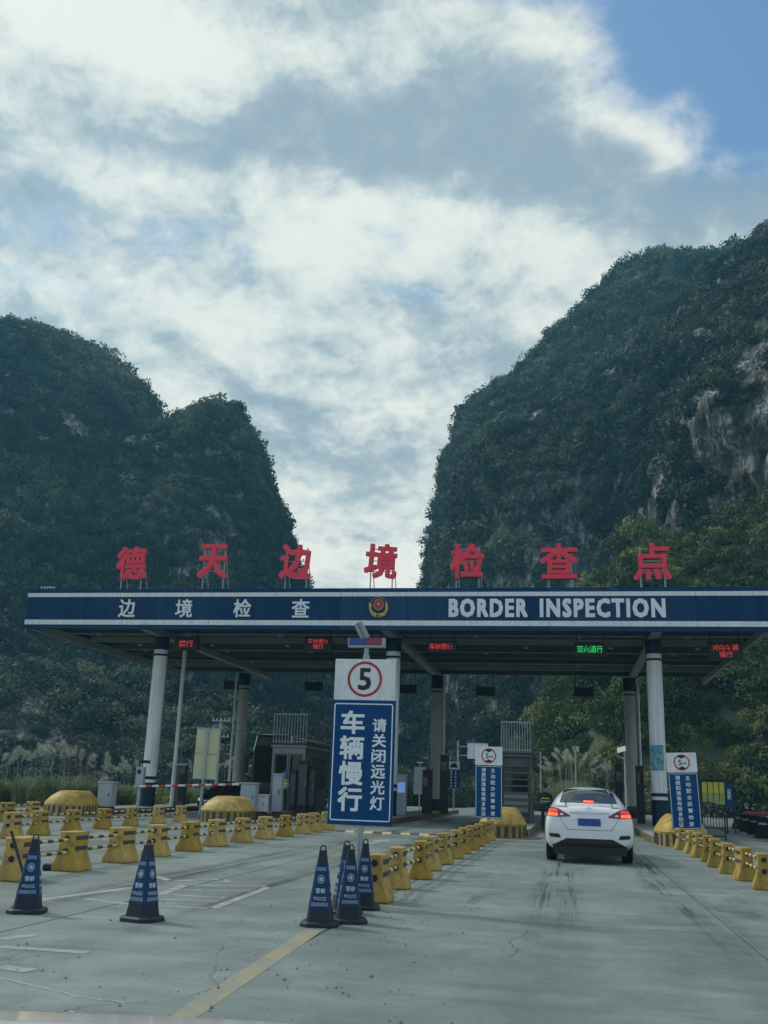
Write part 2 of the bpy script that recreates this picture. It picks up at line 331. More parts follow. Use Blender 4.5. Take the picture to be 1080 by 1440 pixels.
def road_material():
    m = bpy.data.materials.new('road_concrete'); m.use_nodes = True; t = m.node_tree; p = t.nodes['Principled BSDF']
    g = t.nodes.new('ShaderNodeNewGeometry'); oi = t.nodes.new('ShaderNodeObjectInfo')
    def nz(scale, s=(1, 1, 1), det=8, rough=.6, dist=0):
        mp = t.nodes.new('ShaderNodeMapping'); mp.inputs['Scale'].default_value = s; t.links.new(g.outputs['Position'], mp.inputs[0])
        n = t.nodes.new('ShaderNodeTexNoise'); n.inputs['Scale'].default_value = scale; n.inputs['Detail'].default_value = det; n.inputs['Roughness'].default_value = rough; n.inputs['Distortion'].default_value = dist
        t.links.new(mp.outputs[0], n.inputs['Vector']); return n.outputs[0]
    def mth(op, a, b=0., c=0., cl=False):
        n = t.nodes.new('ShaderNodeMath'); n.operation = op; n.use_clamp = cl
        for i, x in enumerate((a, b, c)):
            if isinstance(x, (int, float)): n.inputs[i].default_value = x
            else: t.links.new(x, n.inputs[i])
        return n.outputs[0]
    def smo(x, a, b):
        n = t.nodes.new('ShaderNodeMapRange'); n.interpolation_type = 'SMOOTHSTEP'; t.links.new(x, n.inputs[0]); n.inputs[1].default_value = a; n.inputs[2].default_value = b; return n.outputs[0]
    big = nz(.35, det=5); mid = nz(1.6, dist=.4); fine = nz(22, det=6, rough=.75); grit = nz(90, det=2)
    trans = nz(1., (.22, 3.2, 1), 5, .6)            # brushed across the lane
    along = nz(1., (4.5, .1, 1), 5, .65)            # streaks left by tyres
    sx = t.nodes.new('ShaderNodeSeparateXYZ'); t.links.new(g.outputs['Position'], sx.inputs[0])
    v = mth('MULTIPLY_ADD', smo(big, .3, .7), .42, .74)
    v = mth('MULTIPLY', v, mth('MULTIPLY_ADD', smo(mid, .25, .75), .26, .86)); v = mth('MULTIPLY', v, mth('MULTIPLY_ADD', fine, .65, .68))
    v = mth('MULTIPLY', v, mth('MULTIPLY_ADD', trans, .55, .72)); v = mth('MULTIPLY', v, mth('MULTIPLY_ADD', oi.outputs['Random'], .14, .93))
    v = mth('MULTIPLY', v, mth('MULTIPLY_ADD', smo(grit, .62, .72), -.4, 1.))
    # wheel tracks of each lane: lanes repeat every 5.7 m
    lane = mth('ABSOLUTE', mth('SUBTRACT', mth('FRACT', mth('DIVIDE', mth('ADD', sx.outputs[0], 25.0), 5.7)), .5))
    tr = smo(mth('ABSOLUTE', mth('SUBTRACT', lane, .15)), .085, .0)
    scuff = mth('MULTIPLY', smo(mth('MULTIPLY', along, mth('MULTIPLY_ADD', nz(.7, (1, .35, 1), 6), 1.3, .40)), .46, .60), tr)
    scuff = mth('MULTIPLY', scuff, smo(sx.outputs[1], 8., 16.)); scuff = mth('MULTIPLY', scuff, mth('MULTIPLY_ADD', smo(nz(1., (22, .3, 1), 6, .75), .42, .56), .85, .15))
    v = mth('MULTIPLY', v, mth('MULTIPLY_ADD', scuff, -1.05, 1., True)); v = mth('MULTIPLY', v, mth('MULTIPLY_ADD', tr, -.13, 1.))
    oil = smo(nz(.55, (1, .4, 1), 9, .78, .8), .55, .68); v = mth('MULTIPLY', v, mth('MULTIPLY_ADD', oil, -.45, 1.))
    spl = smo(nz(2.6, (1, .6, 1), 8, .8), .63, .70); v = mth('MULTIPLY', v, mth('MULTIPLY_ADD', spl, -.42, 1.))
    # cracks
    vo = t.nodes.new('ShaderNodeTexVoronoi'); vo.feature = 'DISTANCE_TO_EDGE'; vo.inputs['Scale'].default_value = .22
    wp = t.nodes.new('ShaderNodeMapping'); t.links.new(g.outputs['Position'], wp.inputs[0])
    dn = t.nodes.new('ShaderNodeTexNoise'); dn.inputs['Scale'].default_value = 1.3; dn.inputs['Detail'].default_value = 7; t.links.new(g.outputs['Position'], dn.inputs['Vector'])
    vm = t.nodes.new('ShaderNodeVectorMath'); vm.operation = 'MULTIPLY_ADD'; t.links.new(dn.outputs[1], vm.inputs[0]); vm.inputs[1].default_value = (.5, .5, 0); t.links.new(wp.outputs[0], vm.inputs[2])
    t.links.new(vm.outputs[0], vo.inputs['Vector'])
    cr = mth('MULTIPLY', smo(vo.outputs['Distance'], .004, .001), smo(big, .5, .56)); v = mth('MULTIPLY', v, mth('MULTIPLY_ADD', cr, -.22, 1.))
    c = t.nodes.new('ShaderNodeMix'); c.data_type = 'RGBA'; c.blend_type = 'MULTIPLY'; c.inputs[0].default_value = 1
    cc = t.nodes.new('ShaderNodeCombineColor')
    for i, k in enumerate((.185, .235, .225)): t.links.new(mth('MULTIPLY', v, k), cc.inputs[i])
    t.links.new(cc.outputs[0], p.inputs['Base Color'])
    t.links.new(mth('MULTIPLY_ADD', mid, .35, .28), p.inputs['Roughness'])
    bp = t.nodes.new('ShaderNodeBump'); bp.inputs['Distance'].default_value = .012; bp.inputs['Strength'].default_value = .5
    hh = mth('ADD', mth('ADD', fine, mth('MULTIPLY', trans, 1.2)), mth('MULTIPLY', cr, -2.)); t.links.new(hh, bp.inputs['Height']); t.links.new(bp.outputs[0], p.inputs['Normal'])
    return m
K['road'] = road_material()
sheet('road_bed', -24.5, 16.5, -6, 90, -.03, K['yblack'])
pav = empty('road'); pav['kind'] = 'structure'
sl = {}
XS = [-24.5, -20.5, -16.8, -13.6, -10.8, -7.9, -5.15, -2.42, .1, 3.1 - .45, 5.3, 8.3, 11.3, 14.3, 16.5]
XS[8] = 1.75
for i in range(len(XS) - 1):
    wd = XS[i + 1] - XS[i] - .02; key = round(wd, 3)
    for j in range(17):
        L_ = 5.6; y = -5 + j * L_
        if key not in sl:
            mb = MB(); mb.box(0, wd, 0, L_ - .02, -.12, 0); o = mb.build('concrete_slab', K['road'], pav, bevel=.008, seg=1); sl[key] = o
        else: o = sl[key].copy(); col.objects.link(o)
        o.location = (XS[i] + .01, y + .01, random.uniform(-.0006, 0)); o.parent = pav
far = sheet('road_beyond', -24.5, 16.5, 90.3, 170, -.01, K['road'])

# painted marks (paint lies 4 mm over the slabs)
def worn(name, c, k0, k1):
    m = mat(name, c, .7, var=0); t = m.node_tree; p = t.nodes['Principled BSDF']; g = t.nodes.new('ShaderNodeNewGeometry')
    n = t.nodes.new('ShaderNodeTexNoise'); n.inputs['Scale'].default_value = 3.5; n.inputs['Detail'].default_value = 9; n.inputs['Roughness'].default_value = .75; t.links.new(g.outputs['Position'], n.inputs['Vector'])
    r = t.nodes.new('ShaderNodeMapRange'); r.inputs[1].default_value = k0; r.inputs[2].default_value = k1; t.links.new(n.outputs[0], r.inputs[0])
    mx = t.nodes.new('ShaderNodeMix'); mx.data_type = 'RGBA'; t.links.new(r.outputs[0], mx.inputs[0]); mx.inputs[6].default_value = (*c, 1); mx.inputs[7].default_value = (.21, .225, .21, 1)
    t.links.new(mx.outputs[2], p.inputs['Base Color']); return m
K['ypaint'] = worn('worn_yellow_line', (.33, .29, .15), .34, .60); K['wpaint'] = worn('worn_white_line', (.36, .40, .38), .34, .6)
def stroke(name, pts, wd, m, label, z=.0015):
    mb = MB(); P = [Vector((p[0], p[1])) for p in pts]
    for a, b in zip(P[:-1], P[1:]):
        n = max(1, int((b - a).length / .25)); d = (b - a).normalized(); nr = Vector((-d.y, d.x)) * wd / 2
        for k in range(n):
            q0 = a.lerp(b, k / n); q1 = a.lerp(b, (k + 1) / n); j = [random.uniform(.9, 1.05) for _ in range(2)]
            mb.add([(*(q0 - nr), z), (*(q0 + nr), z), (*(q1 + nr), z), (*(q1 - nr), z)], [(0, 1, 2, 3)])
    o = mb.build(name, m, None); o['kind'] = 'structure'; return o
stroke('yellow_lane_line', [(-2.26, 4.5), (-2.53, 10.3)], .17, K['ypaint'], None)
def Z7(x, y): q = GR(x / 2.348, 1220 + y / 2.348); return (q.x, q.y)
for k, (pts, wd) in enumerate([([(90, 112), (440, 66)], .16), ([(285, 103), (430, 122)], .14), ([(525, 90), (610, 58), (880, 62)], .14), ([(525, 88), (745, 100)], .12),
        ([(560, 74), (830, 78)], .1), ([(525, 106), (720, 112)], .12), ([(525, 127), (700, 136), (885, 66)], .12), ([(520, 30), (560, 44), (640, 42), (735, 40), (760, 50)], .14),
        ([(0, 237), (112, 222)], .16), ([(0, 262), (290, 281)], .14), ([(0, 328), (105, 342)], .16)]):
    stroke('lane_marking', [Z7(*p) for p in pts], wd, K['wpaint'], None, .0012 + .00015 * k)
mb = MB()                                                     # a direction arrow far up the lane
mb.add([(-5.2, 25, .004), (-5., 25, .004), (-5., 27.5, .004), (-5.2, 27.5, .004), (-5.4, 27.5, .004), (-4.8, 27.5, .004), (-5.1, 29.2, .004)], [(0, 1, 2, 3), (4, 5, 6)])
mb.build('arrow_marking', K['wpaint'])['kind'] = 'structure'
mb = MB()                                                     # pebbles and crumbs of dirt
for k in range(430):
    if k < 330: x, y = random.gauss(-2.0, .8), random.uniform(6, 20)
    elif k < 430: x, y = random.uniform(-7, -1.5), random.uniform(6, 12)
    else: x, y = random.uniform(-7, 8), random.uniform(6, 30)
    r = abs(random.gauss(0, .006)) + .004
    vs = [(x + r * random.uniform(.6, 1.3) * math.cos(a), y + r * random.uniform(.6, 1.3) * math.sin(a), r * .5) for a in (0, 1.3, 2.5, 3.8, 5.1)]
    mb.add(vs + [(x, y, r * 1.3), (x, y, 0)], [(i, (i + 1) % 5, 5) for i in range(5)] + [((i + 1) % 5, i, 6) for i in range(5)])
tag(mb.build('pebbles', K['concrete']), 'dark pebbles and crumbs of dirt strewn over the pale concrete road', 'gravel', kind='stuff')

# ------------------------------------------------------------------ hills
def fbm(x, y, z, o=5): return noise.fractal(Vector((x, y, z)), .85, 2.1, o)
def resample(P, n):
    P = [Vector(p) for p in P]; d = [0]
    for a, b in zip(P[:-1], P[1:]): d.append(d[-1] + (b - a).length)
    res = []
    for k in range(n):
        s = d[-1] * k / (n - 1); i = max(j for j in range(len(d) - 1) if d[j] <= s + 1e-9)
        res.append(P[i].lerp(P[i + 1], (s - d[i]) / max(1e-9, d[i + 1] - d[i])))
    return res
HS = []
def hill(prof, Y0, D, seed, nu=120, nv=56, amp=6., power=1.8, cliff=None, lean=0.):
    ridge = resample([(AT(x, y, Y0).x, 0, max(-2., AT(x, y, Y0).z)) for x, y in prof], nu); vs = []
    for i, q in enumerate(ridge):
        for j in range(nv):
            if j < nv - 12: v = j / (nv - 13); s = -1
            else: v = (j - (nv - 12) + 1) / 12; s = 1
            z = (q.z + 2) * (1 - v ** power) - 2; y = Y0 + s * D * v * (.75 + .25 * min(1, q.z / 60))
            if s < 0 and cliff:                                   # a steeper band of cliff between gentler slopes
                t = v; v2 = t + .13 * math.sin(t * 2 * math.pi * 1.0) * cliff; z = (q.z + 2) * (1 - max(0, min(1, v2)) ** power) - 2
            k = min(1, .18 + v * 3) * min(1, max(0, (z + 6) / 20))
            a = fbm(q.x * .022 + seed, y * .022, z * .022); b = fbm(q.x * .09 + seed, y * .09, z * .09 + 7)
            r2 = 1 - abs(fbm(q.x * .03, seed, z * .008, 3))
            n = Vector((.35 * math.copysign(1, a), -1, .25)).normalized()
            off = (a * amp * 1.6 + b * amp * .45 + (r2 - .7) * amp * 1.1) * k
            off += (1 - abs(fbm(q.x * .16 + seed, seed, z * .022, 4)) - .6) * 2.6 * k + (abs(fbm(q.x * .5, seed, z * .3, 4)) - .3) * 1.3 * k
            rr = fbm(i * .35, seed * 3, 1) * 1.0 + fbm(i * 1.4, seed, 5) * .6
            vs.append((q.x + lean * (Y0 - y) * (s < 0) + n.x * off, y + n.y * off, z + n.z * off * .6 + (rr if v < .1 else 0)))
    order = list(range(nv - 1, nv - 13, -1)) + list(range(0, nv - 12)); fs = []
    for i in range(nu - 1):
        for a, b in zip(order[:-1], order[1:]): fs.append((i * nv + a, i * nv + b, (i + 1) * nv + b, (i + 1) * nv + a))
    mb = MB(); mb.v = vs; mb.f = fs; mb.m = [0] * len(fs)
    o = mb.build('hill', K['rock'], None, smooth=True); o['kind'] = 'structure'; return o, np.array(vs), fs, nv
PA = [(-334, 660), (-264, 580), (-154, 510), (-64, 482), (-4, 478), (46, 472), (86, 482), (116, 495), (146, 512), (181, 542), (204, 568), (222, 605), (258, 645), (286, 700), (316, 800), (336, 920), (346, 1000), (351, 1104)]
PB = [(153, 1098), (158, 908), (168, 768), (198, 668), (223, 618), (245, 613), (263, 604), (288, 588), (305, 578), (328, 578), (341, 598), (353, 626), (364, 658), (374, 688), (383, 718), (393, 750), (401, 783), (407, 818), (415, 878), (423, 968), (429, 1107)]
PC = [(590, 1112), (592, 1000), (593, 908), (598, 848), (604, 798), (616, 738), (624, 693), (626, 656), (640, 618), (652, 586), (684, 558), (717, 532), (747, 505), (777, 473), (802, 449), (832, 422), (862, 399), (888, 380), (915, 367), (960, 369), (1000, 368), (1030, 357), (1100, 348), (1300, 338), (1500, 428), (1560, 708), (1570, 1140)]
PD = [(878, 1122), (880, 1000), (885, 874), (893, 744), (900, 654), (912, 584), (920, 534), (938, 489), (966, 444), (1000, 402), (1040, 366), (1080, 336), (1150, 299), (1300, 264), (1500, 344), (1620, 614), (1650, 1150)]
PE = [(330, 1104), (350, 960), (400, 890), (450, 868), (520, 862), (570, 860), (620, 858), (680, 862), (760, 880), (850, 930), (940, 1000), (960, 1125)]
PF = [(690, 1117), (720, 1080), (760, 1040), (810, 960), (845, 870), (872, 800), (900, 765), (940, 790), (975, 775), (1010, 745), (1060, 735), (1110, 730), (1250, 760), (1400, 900), (1450, 1140)]
PG = [(-300, 1000), (-200, 900), (-80, 880), (0, 900), (60, 930), (120, 960), (200, 985), (300, 1010), (400, 1035), (500, 1060), (560, 1112)]
hA = hill(PA, 262, 110, 1.3, 110, 60); hB = hill(PB, 246, 70, 4.1, 110, 56, 4.5)
hC = hill(PC, 310, 125, 7.7, 300, 110, 7, cliff=1., lean=.17); hD = hill(PD, 205, 75, 11.2, 400, 130, 7, cliff=1.2)
hE = hill(PE, 300, 90, 15.5, 90, 34, 4); hF = hill(PF, 132, 36, 19.1, 90, 34, 2.5); hF[0].data.materials[0] = K['earth']; hG = hill(PG, 150, 45, 23.4, 80, 34, 2.5)

# tree crowns: many small leaf faces through a lumpy crown
def crown(name, n, leaf, m, flat=.8, lobes=6, seed=0):
    r = np.random.default_rng(seed); c = r.normal(size=(lobes, 3)); c /= np.linalg.norm(c, axis=1)[:, None]; c *= r.uniform(.25, .62, (lobes, 1)); c[:, 2] = np.abs(c[:, 2]) * flat + .1
    rad = r.uniform(.32, .58, lobes); vs = []; fs = []
    k = r.integers(0, lobes, n); d = r.normal(size=(n, 3)); d /= np.linalg.norm(d, axis=1)[:, None]; d[:, 2] = d[:, 2] * .8 + .12
    P = c[k] + d * (rad[k] * r.uniform(.72, 1.08, n))[:, None]
    nd = d + r.normal(size=(n, 3)) * .55; nd /= np.linalg.norm(nd, axis=1)[:, None]
    a = np.cross(nd, r.normal(size=(n, 3))); a /= np.linalg.norm(a, axis=1)[:, None]; b = np.cross(nd, a); s = leaf * r.uniform(.5, 1.25, n)[:, None]
    V = np.stack([P - a * s, P - b * s * .5, P + a * s, P + b * s * .5], 1).reshape(-1, 3)
    me = bpy.data.meshes.new(name); me.from_pydata(V.tolist(), [], [(4 * i, 4 * i + 1, 4 * i + 2, 4 * i + 3) for i in range(n)]); me.materials.append(m); me.update()
    return bpy.data.objects.new(name, me)
SRC = {'dark': [crown('hill_tree_crown', 270, .13, K['leaf'], seed=s, lobes=5 + s % 4) for s in range(5)],
       'light': [crown('bush_crown', 700, .085, K['leafl'], seed=20 + s, lobes=8) for s in range(3)],
       'mid': [crown('thicket_crown', 620, .085, K['leaf'], seed=40 + s, lobes=8) for s in range(3)]}
def scatter(name, pts, scales, kind, label, cat):
    """points carrying instanced crowns: a wood that nobody could count"""
    me = bpy.data.meshes.new(name); n = len(pts); me.from_pydata(pts.tolist(), [], [])
    at = me.attributes.new('crown_scale', 'FLOAT_VECTOR', 'POINT'); S = np.stack([scales * rng.uniform(.85, 1.2, n), scales * rng.uniform(.85, 1.2, n), scales * rng.uniform(.75, 1.25, n)], 1); at.data.foreach_set('vector', S.ravel())
    at = me.attributes.new('crown_turn', 'FLOAT_VECTOR', 'POINT'); T = np.stack([rng.uniform(-.35, .35, n), rng.uniform(-.35, .35, n), rng.uniform(0, 6.28, n)], 1); at.data.foreach_set('vector', T.ravel())
    src = SRC[kind]; at = me.attributes.new('crown_kind', 'INT', 'POINT'); at.data.foreach_set('value', rng.integers(0, len(src), n))
    o = bpy.data.objects.new(name, me); col.objects.link(o); tag(o, label, cat, kind='stuff')
    g = bpy.data.node_groups.new('spread_crowns', 'GeometryNodeTree'); g.interface.new_socket('Geometry', in_out='INPUT', socket_type='NodeSocketGeometry'); g.interface.new_socket('Geometry', in_out='OUTPUT', socket_type='NodeSocketGeometry')
    gi = g.nodes.new('NodeGroupInput'); go = g.nodes.new('NodeGroupOutput'); jn = g.nodes.new('GeometryNodeJoinGeometry')
    def na(nm, ty):
        q = g.nodes.new('GeometryNodeInputNamedAttribute'); q.data_type = ty; q.inputs[0].default_value = nm; return q.outputs[0]
    sc_, tu, ki = na('crown_scale', 'FLOAT_VECTOR'), na('crown_turn', 'FLOAT_VECTOR'), na('crown_kind', 'INT')
    for k, s in enumerate(src):
        ob = g.nodes.new('GeometryNodeObjectInfo'); ob.inputs['Object'].default_value = s; ob.inputs['As Instance'].default_value = True
        ip = g.nodes.new('GeometryNodeInstanceOnPoints'); cm = g.nodes.new('FunctionNodeCompare'); cm.data_type = 'INT'; cm.operation = 'EQUAL'
        g.links.new(ki, cm.inputs[2]); cm.inputs[3].default_value = k
        g.links.new(gi.outputs[0], ip.inputs['Points']); g.links.new(cm.outputs[0], ip.inputs['Selection']); g.links.new(ob.outputs['Geometry'], ip.inputs['Instance'])
        g.links.new(tu, ip.inputs['Rotation']); g.links.new(sc_, ip.inputs['Scale']); g.links.new(ip.outputs[0], jn.inputs[0])
    g.links.new(jn.outputs[0], go.inputs[0]); md = o.modifiers.new('spread', 'NODES'); md.node_group = g; return o
def on_hill(h, per, smin, smax, bare=None, zmin=-1, ymax=None):
    _, V, Fc = h[:3]; Fa = np.array(Fc); a, b, c, d = (V[Fa[:, i]] for i in range(4))
    ar = .5 * np.linalg.norm(np.cross(c - a, d - b), axis=1); n = int(ar.sum() / per); k = rng.choice(len(Fa), n, p=ar / ar.sum()); u, v = rng.random(n)[:, None], rng.random(n)[:, None]
    P = (a[k] * (1 - u) + d[k] * u) * (1 - v) + (b[k] * (1 - u) + c[k] * u) * v
    keep = P[:, 2] > zmin
    if ymax: keep &= P[:, 1] < ymax
    if bare: keep &= np.array([not bare(*p) for p in P])
    P = P[keep]; s = smin * .75 + (smax * 1.25 - smin * .75) * rng.random(len(P)) ** 1.7; s *= 1 + .45 * (rng.random(len(P)) < .06); P[:, 2] -= s * .15
    # bigger single trees standing along the crest
    nv = h[3]; ridge = V[np.arange(0, len(V), nv)]; k = rng.integers(0, len(ridge) - 1, len(ridge) * 2); f = rng.random(len(k))[:, None]; Q = ridge[k] * (1 - f) + ridge[k + 1] * f
    q = rng.uniform(smin, smax * 1.35, len(Q)) * rng.choice([.6, .9, 1.15], len(Q)); Q = Q + rng.uniform(-1, 1, Q.shape) * [1.2, 2, .3]; Q[:, 2] += q * .25; m_ = Q[:, 2] > 8
    return np.concatenate([P, Q[m_]]), np.concatenate([s, q[m_]])
def px(x, y, z):
    c = M.transposed() @ Vector((x, y, z - HC)); return 540 + F * c[0] / c[2], 720 - F * c[1] / c[2]
def bareC(x, y, z):
    v = .45 * fbm(x * .035 + 3, y * .035, z * .02, 3) + .75 * fbm(x * .17 + 5, y * .1, z * .085, 4) + .3 * fbm(x * .6, y * .2, z * .2, 2)
    f = max(0, 1 - abs(z / 95 - .42) / .34); return v > .48 - .80 * f
def bareD(x, y, z):
    v = .4 * fbm(x * .05 + 9, y * .04, z * .025, 3) + .8 * fbm(x * .2 + 2, y * .1, z * .1, 4) + .35 * fbm(x * .7, y * .2, z * .25, 2)
    f = max(0, 1 - abs(z - 52) / 34); return v > .50 - .92 * f
def bareA(x, y, z): return fbm(x * .04, y * .04, z * .04, 4) + .3 * fbm(x * .2, y * .2, z * .1, 3) > .62
P, s = on_hill(hA, 3.0, 1.6, 3.3, bareA); scatter('forest', P, s, 'dark', 'dark wood clothing the broad rounded hill at the far left', 'forest')
P, s = on_hill(hB, 3.2, 1.4, 2.9, bareA); scatter('forest', P, s, 'dark', 'dark wood on the small steep peak right of the broad left hill', 'forest')
P, s = on_hill(hC, 3.4, 1.5, 3.2, bareC); scatter('forest', P, s, 'dark', 'trees clinging to the long sloping limestone hill right of the valley', 'forest')
P, s = on_hill(hD, 2.6, 1.3, 2.8, bareD); scatter('forest', P, s, 'dark', 'greener trees on the near cliff at the right edge', 'forest')
P, s = on_hill(hE, 6, 2, 4); scatter('forest', P, s, 'dark', 'low wood closing the valley seen beneath the canopy', 'forest')
P, s = on_hill(hF, 2.6, 1.2, 2.6); scatter('thicket', P, s, 'light', 'bright green shrubs on the slope below the right hand cliff', 'shrubs')
P, s = on_hill(hG, 3.0, 1.5, 3.); scatter('thicket', P, s, 'mid', 'dark thicket on the low slope behind the left columns', 'shrubs')
# low growth on both verges and beyond the lanes
n = 900; P = np.stack([rng.uniform(-60, -27, n), rng.uniform(52, 105, n), np.full(n, -.3)], 1); scatter('undergrowth', P, rng.uniform(.6, 1.4, n), 'light', 'low green undergrowth behind the pampas grass at left', 'undergrowth')
n = 500; P = np.stack([rng.uniform(12.5, 60, n), rng.uniform(62, 100, n), np.full(n, -.3)], 1); P = P[P[:, 0] > 17 - (P[:, 1] - 60) * .05]; scatter('undergrowth', P, rng.uniform(.8, 2.2, len(P)), 'mid', 'dark undergrowth beyond the notice board at right', 'undergrowth')
n = 700; P = np.stack([rng.uniform(-22, 16, n), rng.uniform(88, 108, n), np.full(n, -.3)], 1); P = P[(P[:, 0] < -9.5) | (P[:, 0] > -3.)]; scatter('undergrowth', P, rng.uniform(.9, 2.6, len(P)), 'mid', 'bushes crowding the far end of the lanes behind the booths', 'undergrowth')

# the air between the camera and the hills
hz = MB(); hz.box(-420, 420, -30, 460, -1.2, 260); hz = hz.build('haze', [])
m = bpy.data.materials.new('haze_air'); m.use_nodes = True; t = m.node_tree; t.nodes.remove(t.nodes['Principled BSDF']); v = t.nodes.new('ShaderNodeVolumePrincipled')
v.inputs['Color'].default_value = (.24, .70, 1, 1); v.inputs['Density'].default_value = .0005; v.inputs['Anisotropy'].default_value = .2; t.links.new(v.outputs[0], t.nodes['Material Output'].inputs['Volume'])
hz.data.materials.append(m); tag(hz, 'thin blue haze filling the valley up to the hills', 'haze', kind='stuff')

# ------------------------------------------------------------------ islands between the lanes
ISX = {'a': -19.3, 'b': -13.45, 'c': -7.9, 'd': -2.15, 'e': 3.35}
def kerb_stripes():
    m = mat('striped_kerb', (.3, .2, .04), .7, var=0); t = m.node_tree; p = t.nodes['Principled BSDF']; tx = t.nodes.new('ShaderNodeTexCoord')
    wv = t.nodes.new('ShaderNodeTexWave'); wv.bands_direction = 'Y'; wv.inputs['Scale'].default_value = .8; wv.inputs['Distortion'].default_value = 0; t.links.new(tx.outputs['Object'], wv.inputs['Vector'])
    n = t.nodes.new('ShaderNodeTexNoise'); n.inputs['Scale'].default_value = 5; n.inputs['Detail'].default_value = 6; t.links.new(tx.outputs['Object'], n.inputs['Vector'])
    r = t.nodes.new('ShaderNodeValToRGB'); r.color_ramp.interpolation = 'CONSTANT'; r.color_ramp.elements[0].color = (.025, .025, .025, 1); r.color_ramp.elements[1].position = .5; r.color_ramp.elements[1].color = (.26, .18, .05, 1)
    t.links.new(wv.outputs[0], r.inputs[0]); mx = t.nodes.new('ShaderNodeMix'); mx.data_type = 'RGBA'; r2 = t.nodes.new('ShaderNodeMapRange'); r2.inputs[1].default_value = .5; r2.inputs[2].default_value = .75; t.links.new(n.outputs[0], r2.inputs[0])
    t.links.new(r2.outputs[0], mx.inputs[0]); t.links.new(r.outputs[0], mx.inputs[6]); mx.inputs[7].default_value = (.12, .115, .1, 1); t.links.new(mx.outputs[2], p.inputs['Base Color']); return m
K['kerb'] = kerb_stripes()
def island(x, y0, y1, hw, side, label):
    o = empty('traffic_island', (x, y0, 0), 0, label, 'traffic island', 'raised islands between the lanes')
    def plan(r, off=0): return [(-r, y1 - y0)] + [(-r * math.cos(a), hw - r * math.sin(a) + 0) for a in np.linspace(0, math.pi, 15)] + [(r, y1 - y0)]
    for nm, r, z0, z1, m in (('kerb', hw, -.03, .2, K['kerb']), ('top_slab', hw - .03, .2, .235, K['concrete'])):
        P = plan(r); n = len(P); mb = MB(); mb.add([(*p, z0) for p in P] + [(*p, z1) for p in P], [tuple(range(n)), tuple(range(n, 2 * n))] + [(i, (i + 1) % n, n + (i + 1) % n, n + i) for i in range(n)])
        mb.build(nm, m, o, bevel=.012)
    return o
for k, y0, s in (('a', 37.6, 'island with the white cabinet, leftmost front column and a crash nose'), ('b', 37.6, 'island with the pale booth with roof railing and boom gate'), ('c', 39.6, 'island behind the big slow-down sign with dark payment posts'),
                 ('d', 34.2, 'island with the staircase booth left of the white car'), ('e', 33.2, 'island with the rightmost round column beside the white car')):
    island(ISX[k], y0, 66, .85, 0, 'raised concrete ' + s)

def crash_nose(x, y0, hw, ln, label):
    o = empty('crash_nose', (x, y0, 0), 0, label, 'crash barrier', 'yellow humped crash noses at the island heads')
    H0, H1 = .42, .92; ns = 40
    def P(r, yb, z, k=1.): return [(-r, ln + yb, z)] + [(-r * math.cos(a), yb + (hw - hw * .98 * math.sin(a)) + (hw - r) * .9, z) for a in np.linspace(0, math.pi, 21)] + [(r, ln + yb, z)]
    lo, mi = P(hw, 0, -.01), P(hw, .0, H0)
    n = len(lo); mb = MB(); fs = []; ms = []
    # the lower skirt is cut into upright bands, every other one black
    def arc(poly, m):
        P_ = [Vector(p) for p in poly]; d = [0]
        for a, b in zip(P_[:-1], P_[1:]): d.append(d[-1] + (b - a).length)
        r = []
        for k in range(m + 1):
            s = d[-1] * k / m; i = max(j for j in range(len(d) - 1) if d[j] <= s + 1e-9); r.append(P_[i].lerp(P_[i + 1], (s - d[i]) / (d[i + 1] - d[i])))
        return r
    A, B = arc(lo, ns), arc(mi, ns); core = MB()
    for i in range(ns): core.add([A[i], A[i + 1], B[i + 1], B[i]], [(0, 1, 2, 3)], 0)
    core.build('skirt', K['yellow'], o)
    st = MB()
    for i in range(1, ns, 2):
        c = (A[i] + A[i + 1]) / 2; c.z = 0; nrm = Vector(((A[i + 1] - A[i]).y, -(A[i + 1] - A[i]).x, 0)).normalized()
        if nrm.dot(c - Vector((0, hw + .5, 0))) < 0: nrm = -nrm
        q = [A[i] + nrm * .012, A[i + 1] + nrm * .012, B[i + 1] + nrm * .012, B[i] + nrm * .012]; q = [v.copy() for v in q]
        for v, z in zip(q, (.03, .03, H0 - .05, H0 - .05)): v.z = z
        t = MB(); t.add(q + [v - nrm * .03 for v in q], [(0, 1, 2, 3), (0, 4, 5, 1), (1, 5, 6, 2), (2, 6, 7, 3), (3, 7, 4, 0)]); t.build('black_stripe', K['yblack'], o)
    up = MB(); rings = [[Vector(p) for p in P(hw + .015, 0, H0)]]
    for r, yb, z in ((hw * .95, .03, H0 + .1), (hw * .74, .25, H0 + .33), (hw * .58, .45, H1 - .06), (hw * .46, .6, H1)):
        rings.append([Vector((q.x * r / hw, q.y * (1 - .1) + yb if q.y < ln else ln - .15 * (z - H0), z)) for q in (Vector(p) for p in P(hw, 0, z))])
    n = len(rings[0]); vs = [v for r_ in rings for v in r_]; fs = []
    for k in range(len(rings) - 1):
        for i in range(n - 1): fs.append((k * n + i, k * n + i + 1, (k + 1) * n + i + 1, (k + 1) * n + i))
        fs.append((k * n + n - 1, k * n, (k + 1) * n, (k + 1) * n + n - 1))
    fs.append(tuple(range((len(rings) - 1) * n, len(rings) * n))); up.add(vs, fs); up.build('hump', K['yellow'], o, smooth=True)
    return o
crash_nose(AT(97, 1140, 36.5).x, 35.4, .78, 2.0, 'yellow humped crash nose farthest left, in front of the white cabinet')
crash_nose(AT(317, 1145, 36.5).x, 35.4, .82, 2.2, 'yellow humped crash nose in front of the pale pedestal of the boom gate')
